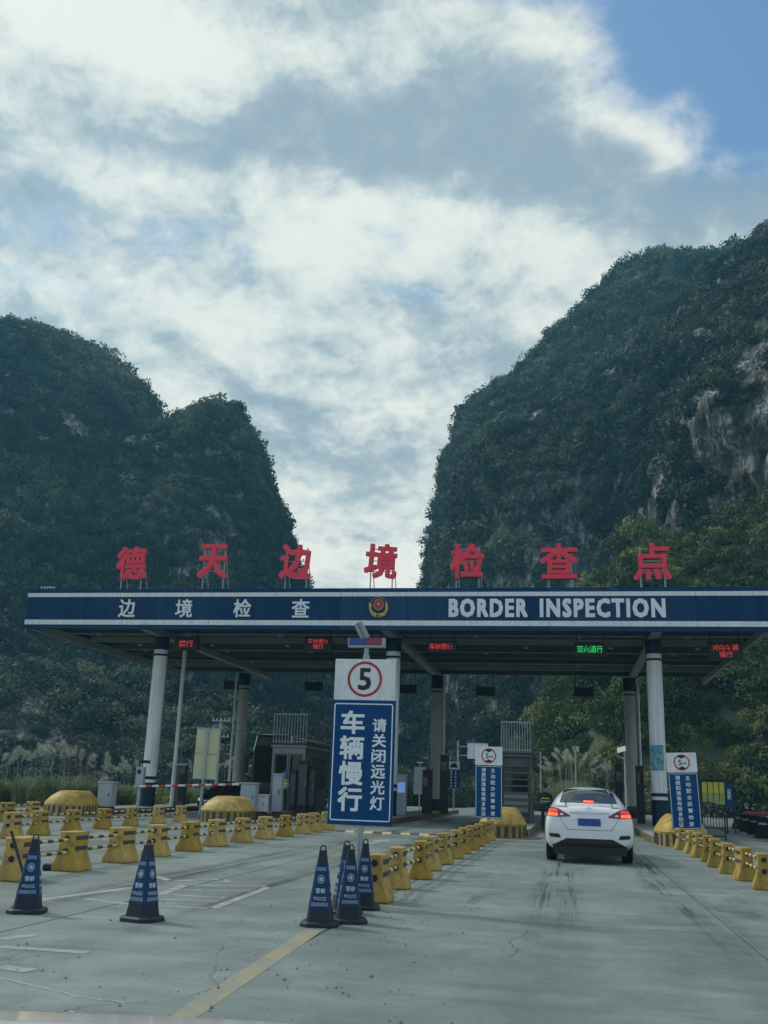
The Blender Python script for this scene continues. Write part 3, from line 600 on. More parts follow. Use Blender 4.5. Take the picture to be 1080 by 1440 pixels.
crash_nose(-7.7, 38, .8, 1.8, 'yellow humped crash nose mostly hidden behind the large slow-down sign')
crash_nose(-2.15, 32.4, .72, 2.1, 'yellow humped crash nose behind the 5 M sign left of the white car')
crash_nose(3.3, 31.3, .72, 2.0, 'yellow humped crash nose under the 5 M sign right of the white car')

# ------------------------------------------------------------------ jersey barriers joined by striped rails
def make_barrier(ws, H=.57):
    o = empty('jersey_barrier'); wt, wb, l = .105 * ws, .19 * ws, .2 * ws
    prof = [(-wb, 0), (wb, 0), (wb, .07), (wt * 1.25, .2), (wt * 1.02, .3), (wt, H), (-wt, H), (-wt * 1.02, .3), (-wt * 1.25, .2), (-wb, .07)]
    mb = MB(); mb.prism(prof, -l, l); mb.build('body', K['yellow'], o, bevel=.018, smooth=True)
    for s in (-1, 1):
        for z0, z1 in ((.45, .51), (.3, .36)):
            b = MB(); x = wt * 1.02 * s; b.box(min(x, x + .004 * s), max(x, x + .004 * s), -l * .8, l * .8, z0, z1); b.build('faded_stripe', K['yblack'], o)
    for s in (-1, 1):
        for z in (.47, .29):
            b = MB(); b.cyl((0, s * (l - .002), z), (0, s * (l + .018), z), .043, .04, 12); b.build('rail_socket', K['trim'], o)
    return o
def make_rail(ln):
    o = empty('barrier_rail'); k = 7
    for i in range(k):
        b = MB(); b.cyl((0, ln * i / k, 0), (0, ln * (i + 1) / k - .001, 0), .025, .025, 10); b.build('black_band' if i % 2 else 'yellow_band', K['yblack'] if i % 2 else K['yfade'], o)
    return o
ORD = ['first', 'second', 'third', 'fourth', 'fifth', 'sixth', 'seventh', 'eighth', 'ninth', 'tenth', 'eleventh', 'twelfth', 'thirteenth']
def row(xs, ys, ws, nm, grp, first=True):
    pb = None; pr = None; prev = None
    for i, (x, y) in enumerate(zip(xs, ys)):
        if pb is None: o = make_barrier(ws); pb = o
        else: o = copy_tree(pb)
        o.location = (x + random.uniform(-.055, .055), y + random.uniform(-.07, .07), 0); o.rotation_euler = (0, random.uniform(-.012, .012), random.uniform(-.13, .13)); o.scale = (1, 1, random.uniform(.98, 1.03))
        tag(o, f'{ORD[i]} yellow barrier from the near end of the {nm}', 'barrier', grp)
        if prev is not None:
            a, b = prev, o.location; d = b - a; ln = d.length - .4 * ws - .03; rz = math.atan2(-d.x, d.y)
            for z, h in ((.47, 'upper'), (.29, 'lower')):
                if pr is None: r = make_rail(ln); pr = r; base = ln
                else: r = copy_tree(pr)
                r.location = a + d * ((.2 * ws + .015) / d.length) + Vector((0, 0, z)); r.rotation_euler = (random.uniform(-.012, .012), 0, rz); r.scale = (1, ln / base, 1)
                tag(r, f'{h} striped rail after the {ORD[i-1]} barrier of the {nm}', 'barrier rail', 'black and yellow rails of the ' + nm)
        prev = Vector(o.location)
row([-2.43] * 11, [13.15 + 1.78 * i for i in range(11)], .95, 'central row beside the big sign', 'yellow barriers of the central row')
row([3.1] * 8, [17.9 + 1.75 * i for i in range(8)], 1.0, 'right row beside the white car', 'yellow barriers of the right row')
row([-7.55, -7.6, -7.7, -7.76, -7.82, -7.9] + [-7.95] * 6, [13.35, 15.1, 16.95, 18.8, 20.6, 22.5, 24.4, 26.3, 28.2, 30., 31.6, 33.1], 1.22, 'left row reaching the big sign', 'yellow barriers of the left row')
row([-12.6, -12.95, -13.1, -13.25, -13.5, -13.6, -13.6], [21.7, 23.6, 25.5, 27.7, 30.2, 32.6, 34.6], 1.15, 'second row from the far left', 'yellow barriers of the second row from the left')
row([-17.4, -18.2], [29.6, 32.6], 1.15, 'short row at the far left', 'yellow barriers of the farthest left row')
o = empty('leaning_post', (-7.0, 12.6, 0), 0, 'dark thin post leaning against the nearest yellow barrier at the left edge', 'post'); mb = MB(); mb.cyl((0.05, -.05, 0), (-.42, .2, .66), .02, .02, 10); mb.build('shaft', K['trim'], o)
b = MB(); b.cyl((.05, -.05, .0), (.05, -.05, .03), .06, .06, 12); b.build('foot', K['trim'], o)
o = empty('rubber_block', (GR(69, 1224).x, GR(69, 1224).y, 0), .3, 'low dark rubber block lying beside the left barrier row', 'rubber block'); b = MB(); b.box(-.1, .14, -.07, .07, 0, .1); b.build('block', K['trim'], o, bevel=.03)
# the striped rubber speed hump over the left lane
o = empty('speed_hump', (-5.1, 32.6, 0), 0, 'black and yellow rubber speed hump across the lane behind the big sign', 'speed hump')
for i in range(16):
    b = MB(); b.prism([(0, -.001), (.3, -.001), (.22, .05), (.08, .05)], 0, .3, 0, Tm(-2.3 + i * .3, 0, 0, 0, 0, R(-90))); b.build('hump_segment', K['yfade'] if i % 2 else K['yblack'], o)

# ------------------------------------------------------------------ police cones
def cone(x, y, rz, label):
    o = empty('police_cone', (x, y, 0), rz, label, 'traffic cone', 'blue and black police cones')
    b = MB(); w0, c = .195, .075
    oc = [(-w0, -w0 + c), (-w0 + c, -w0), (w0 - c, -w0), (w0, -w0 + c), (w0, w0 - c), (w0 - c, w0), (-w0 + c, w0), (-w0, w0 - c)]
    b.add([(*p, 0) for p in oc] + [(*p, .035) for p in oc] + [(p[0] * .85, p[1] * .85, .05) for p in oc],
          [tuple(range(7, -1, -1))] + [(i, (i + 1) % 8, 8 + (i + 1) % 8, 8 + i) for i in range(8)] + [(8 + i, 8 + (i + 1) % 8, 16 + (i + 1) % 8, 16 + i) for i in range(8)] + [tuple(range(16, 24))])
    b.build('base', K['cone'], o, bevel=.006)
    def hw(z): return .134 + (.038 - .134) * (z - .045) / (.72 - .045)
    def fr(z0, z1, g=0., m=0, nm='shell', mt='cone'):
        b = MB(); a0, a1 = hw(z0) + g, hw(z1) + g; k = .22
        def ring(a, z): return [(-a, -a * (1 - k), z), (-a * (1 - k), -a, z), (a * (1 - k), -a, z), (a, -a * (1 - k), z), (a, a * (1 - k), z), (a * (1 - k), a, z), (-a * (1 - k), a, z), (-a, a * (1 - k), z)]
        b.add(ring(a0, z0) + ring(a1, z1), [(i, (i + 1) % 8, 8 + (i + 1) % 8, 8 + i) for i in range(8)] + [tuple(range(7, -1, -1)), tuple(range(8, 16))]); b.build(nm, K[mt], o, smooth=False)
    fr(.045, .72); fr(.17, .61, .003, nm='blue_sleeve', mt='coneblue'); fr(.72, .735, .004, nm='collar')
    ring = MB(); n, k = 16, 8
    vs = [((.028 + .007 * math.cos(2 * math.pi * j / k)) * math.cos(2 * math.pi * i / n), .007 * math.sin(2 * math.pi * j / k), .755 + (.028 + .007 * math.cos(2 * math.pi * j / k)) * math.sin(2 * math.pi * i / n)) for i in range(n) for j in range(k)]
    ring.add(vs, [(i * k + j, ((i + 1) % n) * k + j, ((i + 1) % n) * k + (j + 1) % k, i * k + (j + 1) % k) for i in range(n) for j in range(k)]); ring.build('ring_handle', K['cone'], o, smooth=True)
    lean = math.atan2(.134 - .038, .675)
    for f in range(4):
        Rf = Matrix.Rotation(f * math.pi / 2, 4, 'Z')
        def pl(z, off=.005): return Rf @ Tm(0, -(hw(z) + off), z, -lean)
        text('lettering', 'POLICE', .128, .034, K['coneprint'], o, pl(.27), ext=.002, bold=.012)
        text('lettering', '警察', .1, .05, K['coneprint'], o, pl(.345), ext=.002, bold=.02)
        b = MB(); T = pl(.455)
        for r0, r1 in ((.036, .03), (.019, 0.)):
            n = 20
            for i in range(n):
                a0, a1 = 2 * math.pi * i / n, 2 * math.pi * (i + 1) / n
                b.add([(r0 * math.cos(a0), -.002, r0 * math.sin(a0) * 1.15), (r0 * math.cos(a1), -.002, r0 * math.sin(a1) * 1.15), (r1 * math.cos(a1), -.002, r1 * math.sin(a1) * 1.15), (r1 * math.cos(a0), -.002, r1 * math.sin(a0) * 1.15)], [(0, 1, 2, 3)], 0, T)
        b.build('badge', K['coneprint'], o)
        for z in (.215, .555):
            b = MB(); wv = hw(z) * .78; n = int(wv * 2 / .013)
            for r_ in range(3):
                for i in range(n):
                    if (i + r_) % 2: continue
                    xx = -wv + i * .013; zz = -.018 + r_ * .012; b.add([(xx, -.002, zz), (xx + .011, -.002, zz), (xx + .014, -.002, zz + .011), (xx + .003, -.002, zz + .011)], [(0, 1, 2, 3)], 0, pl(z))
            b.build('checker_strip', K['coneprint'], o)
    return o
cone(-5.66, 10.28, R(20), 'police cone at the far left in front of the nearest yellow barrier')
cone(-4.33, 10.2, R(72), 'lone police cone standing beside the worn lane markings')
cone(-2.56, 10.62, R(8), 'leftmost cone of the cluster, on the end of the yellow line')
q = GR(490, 1297); cone(q.x, q.y, R(16), 'middle cone of the cluster, nearest to the sign pole')
q = GR(484, 1284); cone(q.x, q.y, R(24), 'cone half hidden directly behind the middle cone of the cluster')
q = GR(511, 1278); cone(q.x, q.y, R(10), 'rightmost cone of the cluster, beside the first central barrier')

# ------------------------------------------------------------------ signs
def ring_plate(x0, z0, r0, r1, y, m, parent, nm='ring', T=None, n=48, t=.003):
    b = MB()
    for i in range(n):
        a0, a1 = 2 * math.pi * i / n, 2 * math.pi * (i + 1) / n; q = [(x0 + r * math.cos(a), y + dy, z0 + r * math.sin(a)) for dy in (0, -t) for r, a in ((r0, a0), (r0, a1), (r1, a1), (r1, a0))]
        b.add(q, [(4, 5, 6, 7), (0, 1, 5, 4), (2, 3, 7, 6)], 0, T)
    return b.build(nm, m, parent)
def frame_line(x0, x1, z0, z1, wd, y, m, parent, T=None, rad=.03):
    b = MB(); C = []
    for cx, cz, a0 in ((x1 - rad, z1 - rad, 0), (x0 + rad, z1 - rad, 90), (x0 + rad, z0 + rad, 180), (x1 - rad, z0 + rad, 270)):
        for k in range(6): a = R(a0 + 18 * k); C.append((cx, cz, math.cos(a), math.sin(a)))
    n = len(C)
    for i in range(n):
        a, c = C[i], C[(i + 1) % n]; b.add([(a[0] + rad * a[2], y, a[1] + rad * a[3]), (c[0] + rad * c[2], y, c[1] + rad * c[3]), (c[0] + (rad - wd) * c[2], y, c[1] + (rad - wd) * c[3]), (a[0] + (rad - wd) * a[2], y, a[1] + (rad - wd) * a[3])], [(0, 1, 2, 3)], 0, T)
    return b.build('border_line', m, parent)
def column_text(s, x, z1, z0, size, parent, m=None, bold=.022, wx=1.):
    n = len(s)
    for i, ch in enumerate(s):
        z = z1 + (z0 - z1) * i / (n - 1); k = {'身': .8, '主': .95, '有': .95}.get(ch, 1); text('lettering', ch, size * wx * k, size, m or K['letter'], parent, Tm(x, -.004, z), bold=bold, ext=.003)
# the large sign by the cones
sg = empty('speed_sign', (-2.63, 12.6, 0), R(1), 'tall sign with a red ringed 5 over a blue panel, beside the cones', 'road sign')
pg = empty('placeholder_tmp')
bpy.data.objects.remove(pg)
cxs = 0.04
b = MB(); b.cyl((cxs, .05, 0), (cxs, .05, 3.06), .045, .045, 16); b.cyl((cxs, .05, 0), (cxs, .05, .03), .14, .14, 16); b.build('pole', K['steel'], sg)
b = MB(); b.box(cxs - .415, cxs + .415, 0, .035, .93, 2.47); b.build('blue_panel', K['signblue'], sg, bevel=.006)
b = MB(); b.box(cxs - .40, cxs + .40, 0, .033, 2.471, 3.0); b.build('white_panel', K['signwhite'], sg, bevel=.006)
for z in (1.2, 2.2, 2.75):
    b = MB(); b.box(cxs - .36, cxs + .36, .035, .05, z - .03, z + .03); b.build('rail', K['steel'], sg)
frame_line(cxs - .385, cxs + .385, .98, 2.43, .014, -.003, K['letter'], sg)
ring_plate(cxs, 2.742, .228, .196, -.001, K['signred'], sg)
text('lettering', '5', .17, .285, K['ink'], sg, Tm(cxs, -.004, 2.742), bold=.035, ext=.003)
column_text('车辆慢行', cxs - .135, 2.19, 1.24, .295, sg, bold=.035, wx=1.06)
column_text('请关闭远光灯', cxs + .215, 2.16, 1.2, .168, sg, bold=.028, wx=1.08)
for sx in (-.37, .37):
    for z in (2.52, 2.96): b = MB(); b.cyl((cxs + sx, -.006, z), (cxs + sx, .001, z), .008, .008, 8); b.build('rivet', K['steel'], sg)
# the solar strobe on top of it
st = empty('strobe_light', (-2.59, 12.65, 3.06), 0, 'blue and red solar strobe bar on top of the tall sign', 'strobe light')
b = MB(); b.cyl((0, 0, -.005), (0, 0, .1), .03, .035, 14); b.build('mount', K['steel'], st)
b = MB(); b.box(-.245, .245, -.05, .06, .1, .125); b.build('tray', K['cab'], st, bevel=.006)
b = MB(); b.box(-.225, .0, -.052, .05, .125, .215); b.build('blue_lens', mat('blue_lens', (.0, .07, .28), .15, var=.2), st, bevel=.01)
b = MB(); b.box(.002, .205, -.052, .05, .125, .215); b.build('red_lens', mat('red_lens', (.28, .03, .07), .15, var=.2), st, bevel=.01)
for x0, x1 in ((-.245, -.228), (.208, .245)): b = MB(); b.box(x0, x1, -.05, .055, .12, .22); b.build('end_cap', K['cab'], st, bevel=.006)
b = MB(); b.box(-.12, .12, -.008, .008, -.06, .06, 0, Tm(-.075, 0, .32, 0, R(62), R(0))); b.build('solar_panel', [K['cab']], st, bevel=.003)
b = MB(); b.box(-.11, .11, -.055, .055, .0, .006, 0, Tm(-.085, 0, .325, 0, R(62), 0)); b.build('solar_cell', K['solar'], st)
b = MB(); b.cyl((-.04, 0, .28), (.05, 0, .22), .004, .004, 6); b.build('cable', K['cab'], st)

def height_sign(x, y, z0, rz, tilt, label, sc_=1.):
    o = empty('height_sign', (x, y, 0), rz, label, 'road sign', 'blue notice signs with a 5 M height limit'); o.rotation_euler = (0, tilt, rz)
    b = MB(); b.cyl((0, .1, 0), (0, .1, z0 + 1.5), .06, .06, 14); b.build('pole', K['steel'], o)
    b = MB(); b.box(-.41, .41, 0, .03, z0, z0 + 1.56); b.build('blue_panel', K['signblue'], o, bevel=.005)
    b = MB(); b.box(-.42, .42, 0, .028, z0 + 1.565, z0 + 2.12); b.build('white_panel', K['signwhite'], o, bevel=.005)
    frame_line(-.395, .395, z0 + .02, z0 + 1.535, .013, -.003, K['letter'], o)
    zc = z0 + 1.845; ring_plate(0, zc, .225, .19, -.001, K['signred'], o)
    for s in (1, -1):
        b = MB(); b.add([(-.12, -.004, zc + s * .165), (.12, -.004, zc + s * .165), (0, -.004, zc + s * .105), (-.07, -.004, zc + s * .19), (.07, -.004, zc + s * .19)], [(0, 1, 2), (0, 3, 4, 1)]); b.build('arrow', K['ink'], o)
    text('lettering', '5', .09, .15, K['ink'], o, Tm(-.05, -.004, zc), bold=.02, ext=.002); text('lettering', 'M', .09, .08, K['ink'], o, Tm(.07, -.004, zc - .03), bold=.02, ext=.002)
    column_text('请提前准备有效身份证', -.155, z0 + 1.42, z0 + .13, .122, o, bold=.02, wx=1.15)
    column_text('主动配合民警检查', .13, z0 + 1.41, z0 + .15, .122, o, bold=.02, wx=1.1)
    return o
q = AT(687, 1150, 31.3); height_sign(q.x, 31.3, .62, R(0), 0, 'blue 5 M notice sign at the end of the central barrier row', 1)
q = AT(968, 1170, 30.4); height_sign(q.x, 30.4, .55, R(0), R(-2.2), 'slightly leaning blue 5 M notice sign right of the round column', 1)

# ------------------------------------------------------------------ the canopy
cp = empty('inspection_canopy', (-8.2, 42, 0), 0, 'wide blue canopy spanning all lanes with white stripes and columns', 'canopy')
cx0, cx1, fz0, fz1 = -25.05, 8.35, 8.06, 9.93; ox = 8.2   # x offset of the canopy's own origin
def cpart(b, nm, m, bevel=0., parent=None, **k): return b.build(nm, m, parent or cp, bevel=bevel, **k)
fa = MB(); fa.box(cx0 + ox + .02, cx1 + ox - .02, .06, .3, fz0 + .02, fz1 - .02); fa = cpart(fa, 'fascia', K['navyd'])
H_ = fz1 - fz0; npn = 11
for i in range(npn):
    a = cx0 + ox + (cx1 - cx0) * i / npn; c = cx0 + ox + (cx1 - cx0) * (i + 1) / npn
    b = MB(); b.box(a + .006, c - .006, random.uniform(0, .006), .055, fz0, fz1); cpart(b, 'fascia_panel', K['navy'], .008, fa)
    for f0, f1 in ((.10, .2), (.775, .895)):
        b = MB(); b.box(a + .004, c - .004, -.012, -.002, fz1 - f1 * H_, fz1 - f0 * H_); cpart(b, 'white_stripe', K['signwhite'], .002, fa)
# side cheeks, roof and underside
for x0, x1 in ((cx0 + ox, cx0 + ox + .12), (cx1 + ox - .12, cx1 + ox)):
    b = MB(); b.box(x0, x1, .31, 20.3, 8.5, 9.7); cpart(b, 'side_fascia', K['navy'])
b = MB(); b.box(cx0 + ox + .13, cx1 + ox - .13, .31, 20.2, 9.45, 9.6); cpart(b, 'roof_sheet', K['cab'])
b = MB(); b.box(cx0 + ox, cx1 + ox, 20.31, 20.5, 8.5, 9.7); cpart(b, 'rear_fascia', K['navyd'])
nx_ = 26
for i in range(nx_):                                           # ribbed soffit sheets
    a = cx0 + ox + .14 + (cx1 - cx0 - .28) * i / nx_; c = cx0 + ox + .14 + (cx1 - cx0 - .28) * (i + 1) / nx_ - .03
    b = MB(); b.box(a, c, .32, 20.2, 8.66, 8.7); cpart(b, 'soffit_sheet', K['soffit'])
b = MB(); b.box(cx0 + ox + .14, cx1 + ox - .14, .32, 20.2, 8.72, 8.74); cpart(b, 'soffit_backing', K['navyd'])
for k in range(8):
    y = 1.2 + k * 2.6; b = MB(); b.box(cx0 + ox + .14, cx1 + ox - .14, y, y + .1, 8.42, 8.65)
    b.box(cx0 + ox + .14, cx1 + ox - .14, y - .06, y + .16, 8.40, 8.42); cpart(b, 'purlin', K['beam'] if k in (2, 6) else K['soffit'])
colx = [AT(207, 1125, 44.6).x, AT(547, 1128, 44.6).x, AT(929, 1155, 44.6).x]
for x in colx:
    b = MB(); b.box(x + ox - .12, x + ox + .12, .32, 20.2, 8.12, 8.39); b.box(x + ox - .2, x + ox + .2, .32, 20.2, 8.08, 8.12); cpart(b, 'girder', K['beam'])
for x in (cx0 + ox + .2, cx1 + ox - .3):
    b = MB(); b.box(x - .06, x + .1, .32, 20.2, 8.07, 8.38); cpart(b, 'edge_beam', K['beam'])
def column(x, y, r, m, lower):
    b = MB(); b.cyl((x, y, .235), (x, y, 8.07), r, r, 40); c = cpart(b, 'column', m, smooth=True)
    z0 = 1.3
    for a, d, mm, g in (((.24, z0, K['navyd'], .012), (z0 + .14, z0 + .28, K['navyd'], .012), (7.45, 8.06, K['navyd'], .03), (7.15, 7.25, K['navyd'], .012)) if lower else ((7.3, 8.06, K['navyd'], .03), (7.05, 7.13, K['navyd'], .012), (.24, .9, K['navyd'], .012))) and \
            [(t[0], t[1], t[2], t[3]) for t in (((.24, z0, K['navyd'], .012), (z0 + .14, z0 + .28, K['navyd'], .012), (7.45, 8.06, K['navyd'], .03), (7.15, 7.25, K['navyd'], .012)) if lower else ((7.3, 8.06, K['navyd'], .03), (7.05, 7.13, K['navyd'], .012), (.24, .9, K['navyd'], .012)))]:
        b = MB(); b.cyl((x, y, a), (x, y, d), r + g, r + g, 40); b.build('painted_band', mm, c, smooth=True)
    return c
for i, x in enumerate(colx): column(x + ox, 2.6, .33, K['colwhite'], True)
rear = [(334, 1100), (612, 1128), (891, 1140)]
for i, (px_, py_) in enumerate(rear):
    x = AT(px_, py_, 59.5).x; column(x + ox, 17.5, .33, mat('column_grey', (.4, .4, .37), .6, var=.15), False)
    b = MB(); s = -1 if i == 0 else 1; b.cyl((x + ox + s * .47, 17.3, .24), (x + ox + s * .47, 17.3, 8.05), .07, .07, 10); cpart(b, 'drain_pipe', K['white'])
for px_, py_ in ((242, 1122),):
    x = AT(px_, py_, 47).x; b = MB(); b.cyl((x + ox, 5, .02), (x + ox, 5, 7.9), .1, .1, 12); cpart(b, 'drain_pipe', K['white'])
for y, z in ((3.4, 8.36), (9.2, 8.37), (13.6, 8.36)):             # conduits and junction boxes
    b = MB(); b.cyl((cx0 + ox + .3, y, z), (cx1 + ox - .4, y, z), .03, .03, 8); c = cpart(b, 'conduit', K['cab'])
    for k in range(7): x = cx0 + ox + 2 + k * 4.7; b = MB(); b.box(x, x + .22, y - .1, y + .1, z - .1, z + .03); b.build('junction_box', K['cab'], c)
for i in range(8):                                             # bulkhead lamps under the soffit
    x = -22.5 + i * 4.1 + ox; b = MB(); b.cyl((x, 7.3, 8.33), (x, 7.3, 8.42), .12, .07, 12); cpart(b, 'ceiling_lamp', K['white'])
# lettering of the fascia
zt = fz1 - .4875 * H_
for ch, px_ in zip('边境检查', (179, 259, 341, 423)): text('lettering', ch, .82, .84, K['letter'], fa, Tm(AT(px_, 853, 42).x + ox, -.012, zt), bold=.02, ext=.03)
xa, xb = AT(631, 855, 42).x + ox, AT(742, 855, 42).x + ox; text('lettering', 'BORDER', xb - xa, .82, K['letter'], fa, Tm((xa + xb) / 2, -.012, zt + .02), bold=.055, ext=.03, space=1.2)
xa, xb = AT(759, 856, 42).x + ox, AT(936, 857, 42).x + ox; text('lettering', 'INSPECTION', xb - xa, .82, K['letter'], fa, Tm((xa + xb) / 2, -.012, zt + .02), bold=.055, ext=.03, space=1.2)
# badge between the two wordings
bx, bz = AT(532.5, 854, 42).x + ox, zt + .02
def fan(b, cx, cz, rx, rz_, y, t, n=28, a0=0, a1=360, ri=0.):
    for i in range(n):
        p, q = R(a0 + (a1 - a0) * i / n), R(a0 + (a1 - a0) * (i + 1) / n); v = [(cx + rx * k * math.cos(a), y + d, cz + rz_ * k * math.sin(a)) for d in (0, -t) for k, a in ((1, p), (1, q), (ri, q), (ri, p))]
        b.add(v, [(4, 5, 6, 7), (0, 1, 5, 4)] + ([(2, 3, 7, 6)] if ri else []))
b = MB(); fan(b, bx, bz + .1, .36, .38, -.012, .02); shield = cpart(b, 'badge_shield', K['navyd'], parent=fa)
b = MB(); fan(b, bx, bz + .1, .37, .39, -.012, .035, ri=.95); cpart(b, 'badge_rim', K['gold'], parent=fa)
b = MB(); fan(b, bx, bz + .14, .2, .22, -.03, .02); cpart(b, 'badge_disc', K['badgered'], parent=fa)
b = MB(); fan(b, bx, bz + .14, .23, .25, -.028, .015, ri=.87); cpart(b, 'badge_ring', K['gold'], parent=fa)
b = MB()
for s in (-1, 1):
    for k in range(7):                                         # layered sprays at both sides
        a = R(-80 + k * 17); cx_, cz_ = bx + s * .36 * math.cos(a), bz - .03 + .36 * math.sin(a); T = Tm(cx_, -.035 - .002 * k, cz_, 0, -s * (a + R(62)) + (math.pi if s < 0 else 0)); 
        b.add([(-.05, 0, -.03), (.05, 0, -.05), (.02, 0, .16), (-.03, 0, .14), (-.05, -.015, -.03), (.05, -.015, -.05), (.02, -.015, .16), (-.03, -.015, .14)], [(4, 5, 6, 7), (0, 1, 5, 4), (1, 2, 6, 5), (3, 0, 4, 7)], 0, Tm(cx_, -.035 - .002 * k, cz_) @ Matrix.Rotation(-s * (a * .55 + R(25)) * -1 if s < 0 else -(a * .55 + R(-25)) * -1 * -1, 4, 'Y'))
b.add([(bx - .34, -.03, bz - .32), (bx, -.03, bz - .42), (bx + .34, -.03, bz - .32), (bx + .2, -.03, bz - .22), (bx, -.03, bz - .27), (bx - .2, -.03, bz - .22), (bx - .34, -.05, bz - .32), (bx, -.05, bz - .42), (bx + .34, -.05, bz - .32), (bx + .2, -.05, bz - .22), (bx, -.05, bz - .27), (bx - .2, -.05, bz - .22)], [(6, 7, 10, 11), (7, 8, 9, 10), (0, 1, 7, 6), (1, 2, 8, 7)])
cpart(b, 'badge_wreath', K['gold'], parent=fa)
b = MB()
pts = [(bx + (.1 if k % 2 == 0 else .042) * math.sin(R(36 * k)), bz + .17 + (.1 if k % 2 == 0 else .042) * math.cos(R(36 * k))) for k in range(10)]
b.add([(bx, -.056, bz + .17)] + [(x, -.054, z) for x, z in pts], [(0, 1 + k, 1 + (k + 1) % 10) for k in range(10)]); cpart(b, 'badge_star', K['gold'], parent=fa)
# little rail on the roof corner
b = MB()
for i in range(5): b.cyl((cx0 + ox + .35 + i * .16, .5, fz1 - .05), (cx0 + ox + .35 + i * .16, .5, fz1 + .2), .012, .012, 6)
b.cyl((cx0 + ox + .3, .5, fz1 + .2), (cx0 + ox + 1.05, .5, fz1 + .2), .02, .02, 6); cpart(b, 'roof_rail', K['white'])

# rooftop characters on their frames
for ch, px_, py_, wd, tilt, desc in (('德', 185, 792, 1.48, -2, 'leftmost red rooftop character, dense strokes on a steel frame'), ('天', 300, 789, 1.45, 2, 'red rooftop character of few strokes, second from the left'), ('边', 416, 790, 1.52, 2, 'red rooftop character 边 standing before the dark small peak'),
                      ('境', 536, 789, 1.52, 4, 'red rooftop character in the middle against the bright sky'), ('检', 657, 789, 1.52, 0, 'red rooftop character third from the right, before the hill foot'), ('查', 786, 789, 1.66, 0, 'red rooftop character with a wide bottom stroke, second from the right'), ('点', 917, 789, 1.6, 0, 'rightmost red rooftop character with four short dots below')):
    q = AT(px_, py_, 43.2); o = empty('rooftop_character', (q.x, 43.2, fz1 - .02), 0, desc, 'sign character', 'red characters standing on the canopy roof')
    T = Tm(0, 0, q.z - fz1 + .02, 0, R(tilt)); text('character', ch, wd, 1.62, K['red'], o, T, bold=.03, ext=.16)
    for s in (-.5, .52):
        b = MB(); b.box(s - .025, s + .025, .12, .17, -.3, q.z - fz1 + .7); b.build('frame_post', K['steel'], o)
        b = MB(); b.cyl((s, .17, q.z - fz1 + .5), (s + .12, .95, -.28), .022, .022, 6); b.build('frame_brace', K['steel'], o)
    for z in (-.45, .05, .6):
        b = MB(); b.box(-.56, .58, .1, .12, q.z - fz1 + z - .02, q.z - fz1 + z + .02); b.build('frame_bar', K['steel'], o)

# LED lane displays hung from the canopy
def led(px_, py_, Y, txt, m, wd, hh, label, two=None, hang=8.4):
    q = AT(px_, py_, Y); o = empty('lane_display', (q.x, Y, q.z - hh / 2), 0, label, 'lane display', 'LED displays hung over the lanes')
    b = MB(); b.box(-wd / 2, wd / 2, 0, .18, 0, hh); b.build('housing', K['trim'], o, bevel=.012)
    for s in (-1, 1): b = MB(); b.cyl((s * wd * .42, .1, hh), (s * wd * .42, .1, hang - q.z + hh / 2), .022, .022, 8); b.build('hanger', K['trim'], o)
    if txt:
        b = MB(); b.box(-wd / 2 + .05, wd / 2 - .05, -.006, -.001, .05, hh - .05); b.build('screen', K['black'], o)
        if two: text('lettering', txt, wd * .74, hh * .33, m, o, Tm(0, -.008, hh * .68), bold=.0, ext=.002); text('lettering', two, wd * .38, hh * .3, m, o, Tm(0.02, -.008, hh * .3), bold=0, ext=.002)
        else: text('lettering', txt, wd * (.6 if len(txt) < 3 else .8), hh * .5, m, o, Tm(-.02, -.008, hh * .5), bold=0, ext=.002)
        b = MB()
        for k in range(int(hh / .075)): b.box(-wd / 2 + .06, wd / 2 - .06, -.016, -.012, .07 + k * .075, .07 + k * .075 + .02)
        b.build('louvre', K['black'], o)
led(262, 905, 43.5, '禁行', K['ledred'], 1.15, .62, 'red LED lane display beside the leftmost round column')
led(447, 905, 43.5, '车辆慢行', K['ledred'], 1.3, .66, 'red two line LED lane display left of the big sign', two='慢行')
led(621, 909, 43.5, '车辆慢行', K['ledred'], 1.3, .55, 'red one line LED lane display right of the big sign')
led(830, 913, 43.5, '双向通行', K['ledgreen'], 1.35, .6, 'green LED lane display over the white car lane')
led(1020, 915, 43.5, '对向车辆', K['ledred'], 1.4, .78, 'red two line LED lane display at the right end of the canopy', two='慢行')
for px_, py_, s in ((327, 963, 'behind the left rear column'), (441, 965, 'above the pale booth'), (573, 969, 'just right of the big sign'), (683, 972, 'above the left 5 M sign'), (821, 973, 'above the white car')):
    led(px_, py_, 60.5, None, None, 1.15, .55, 'unlit black display back hanging at the far edge ' + s)
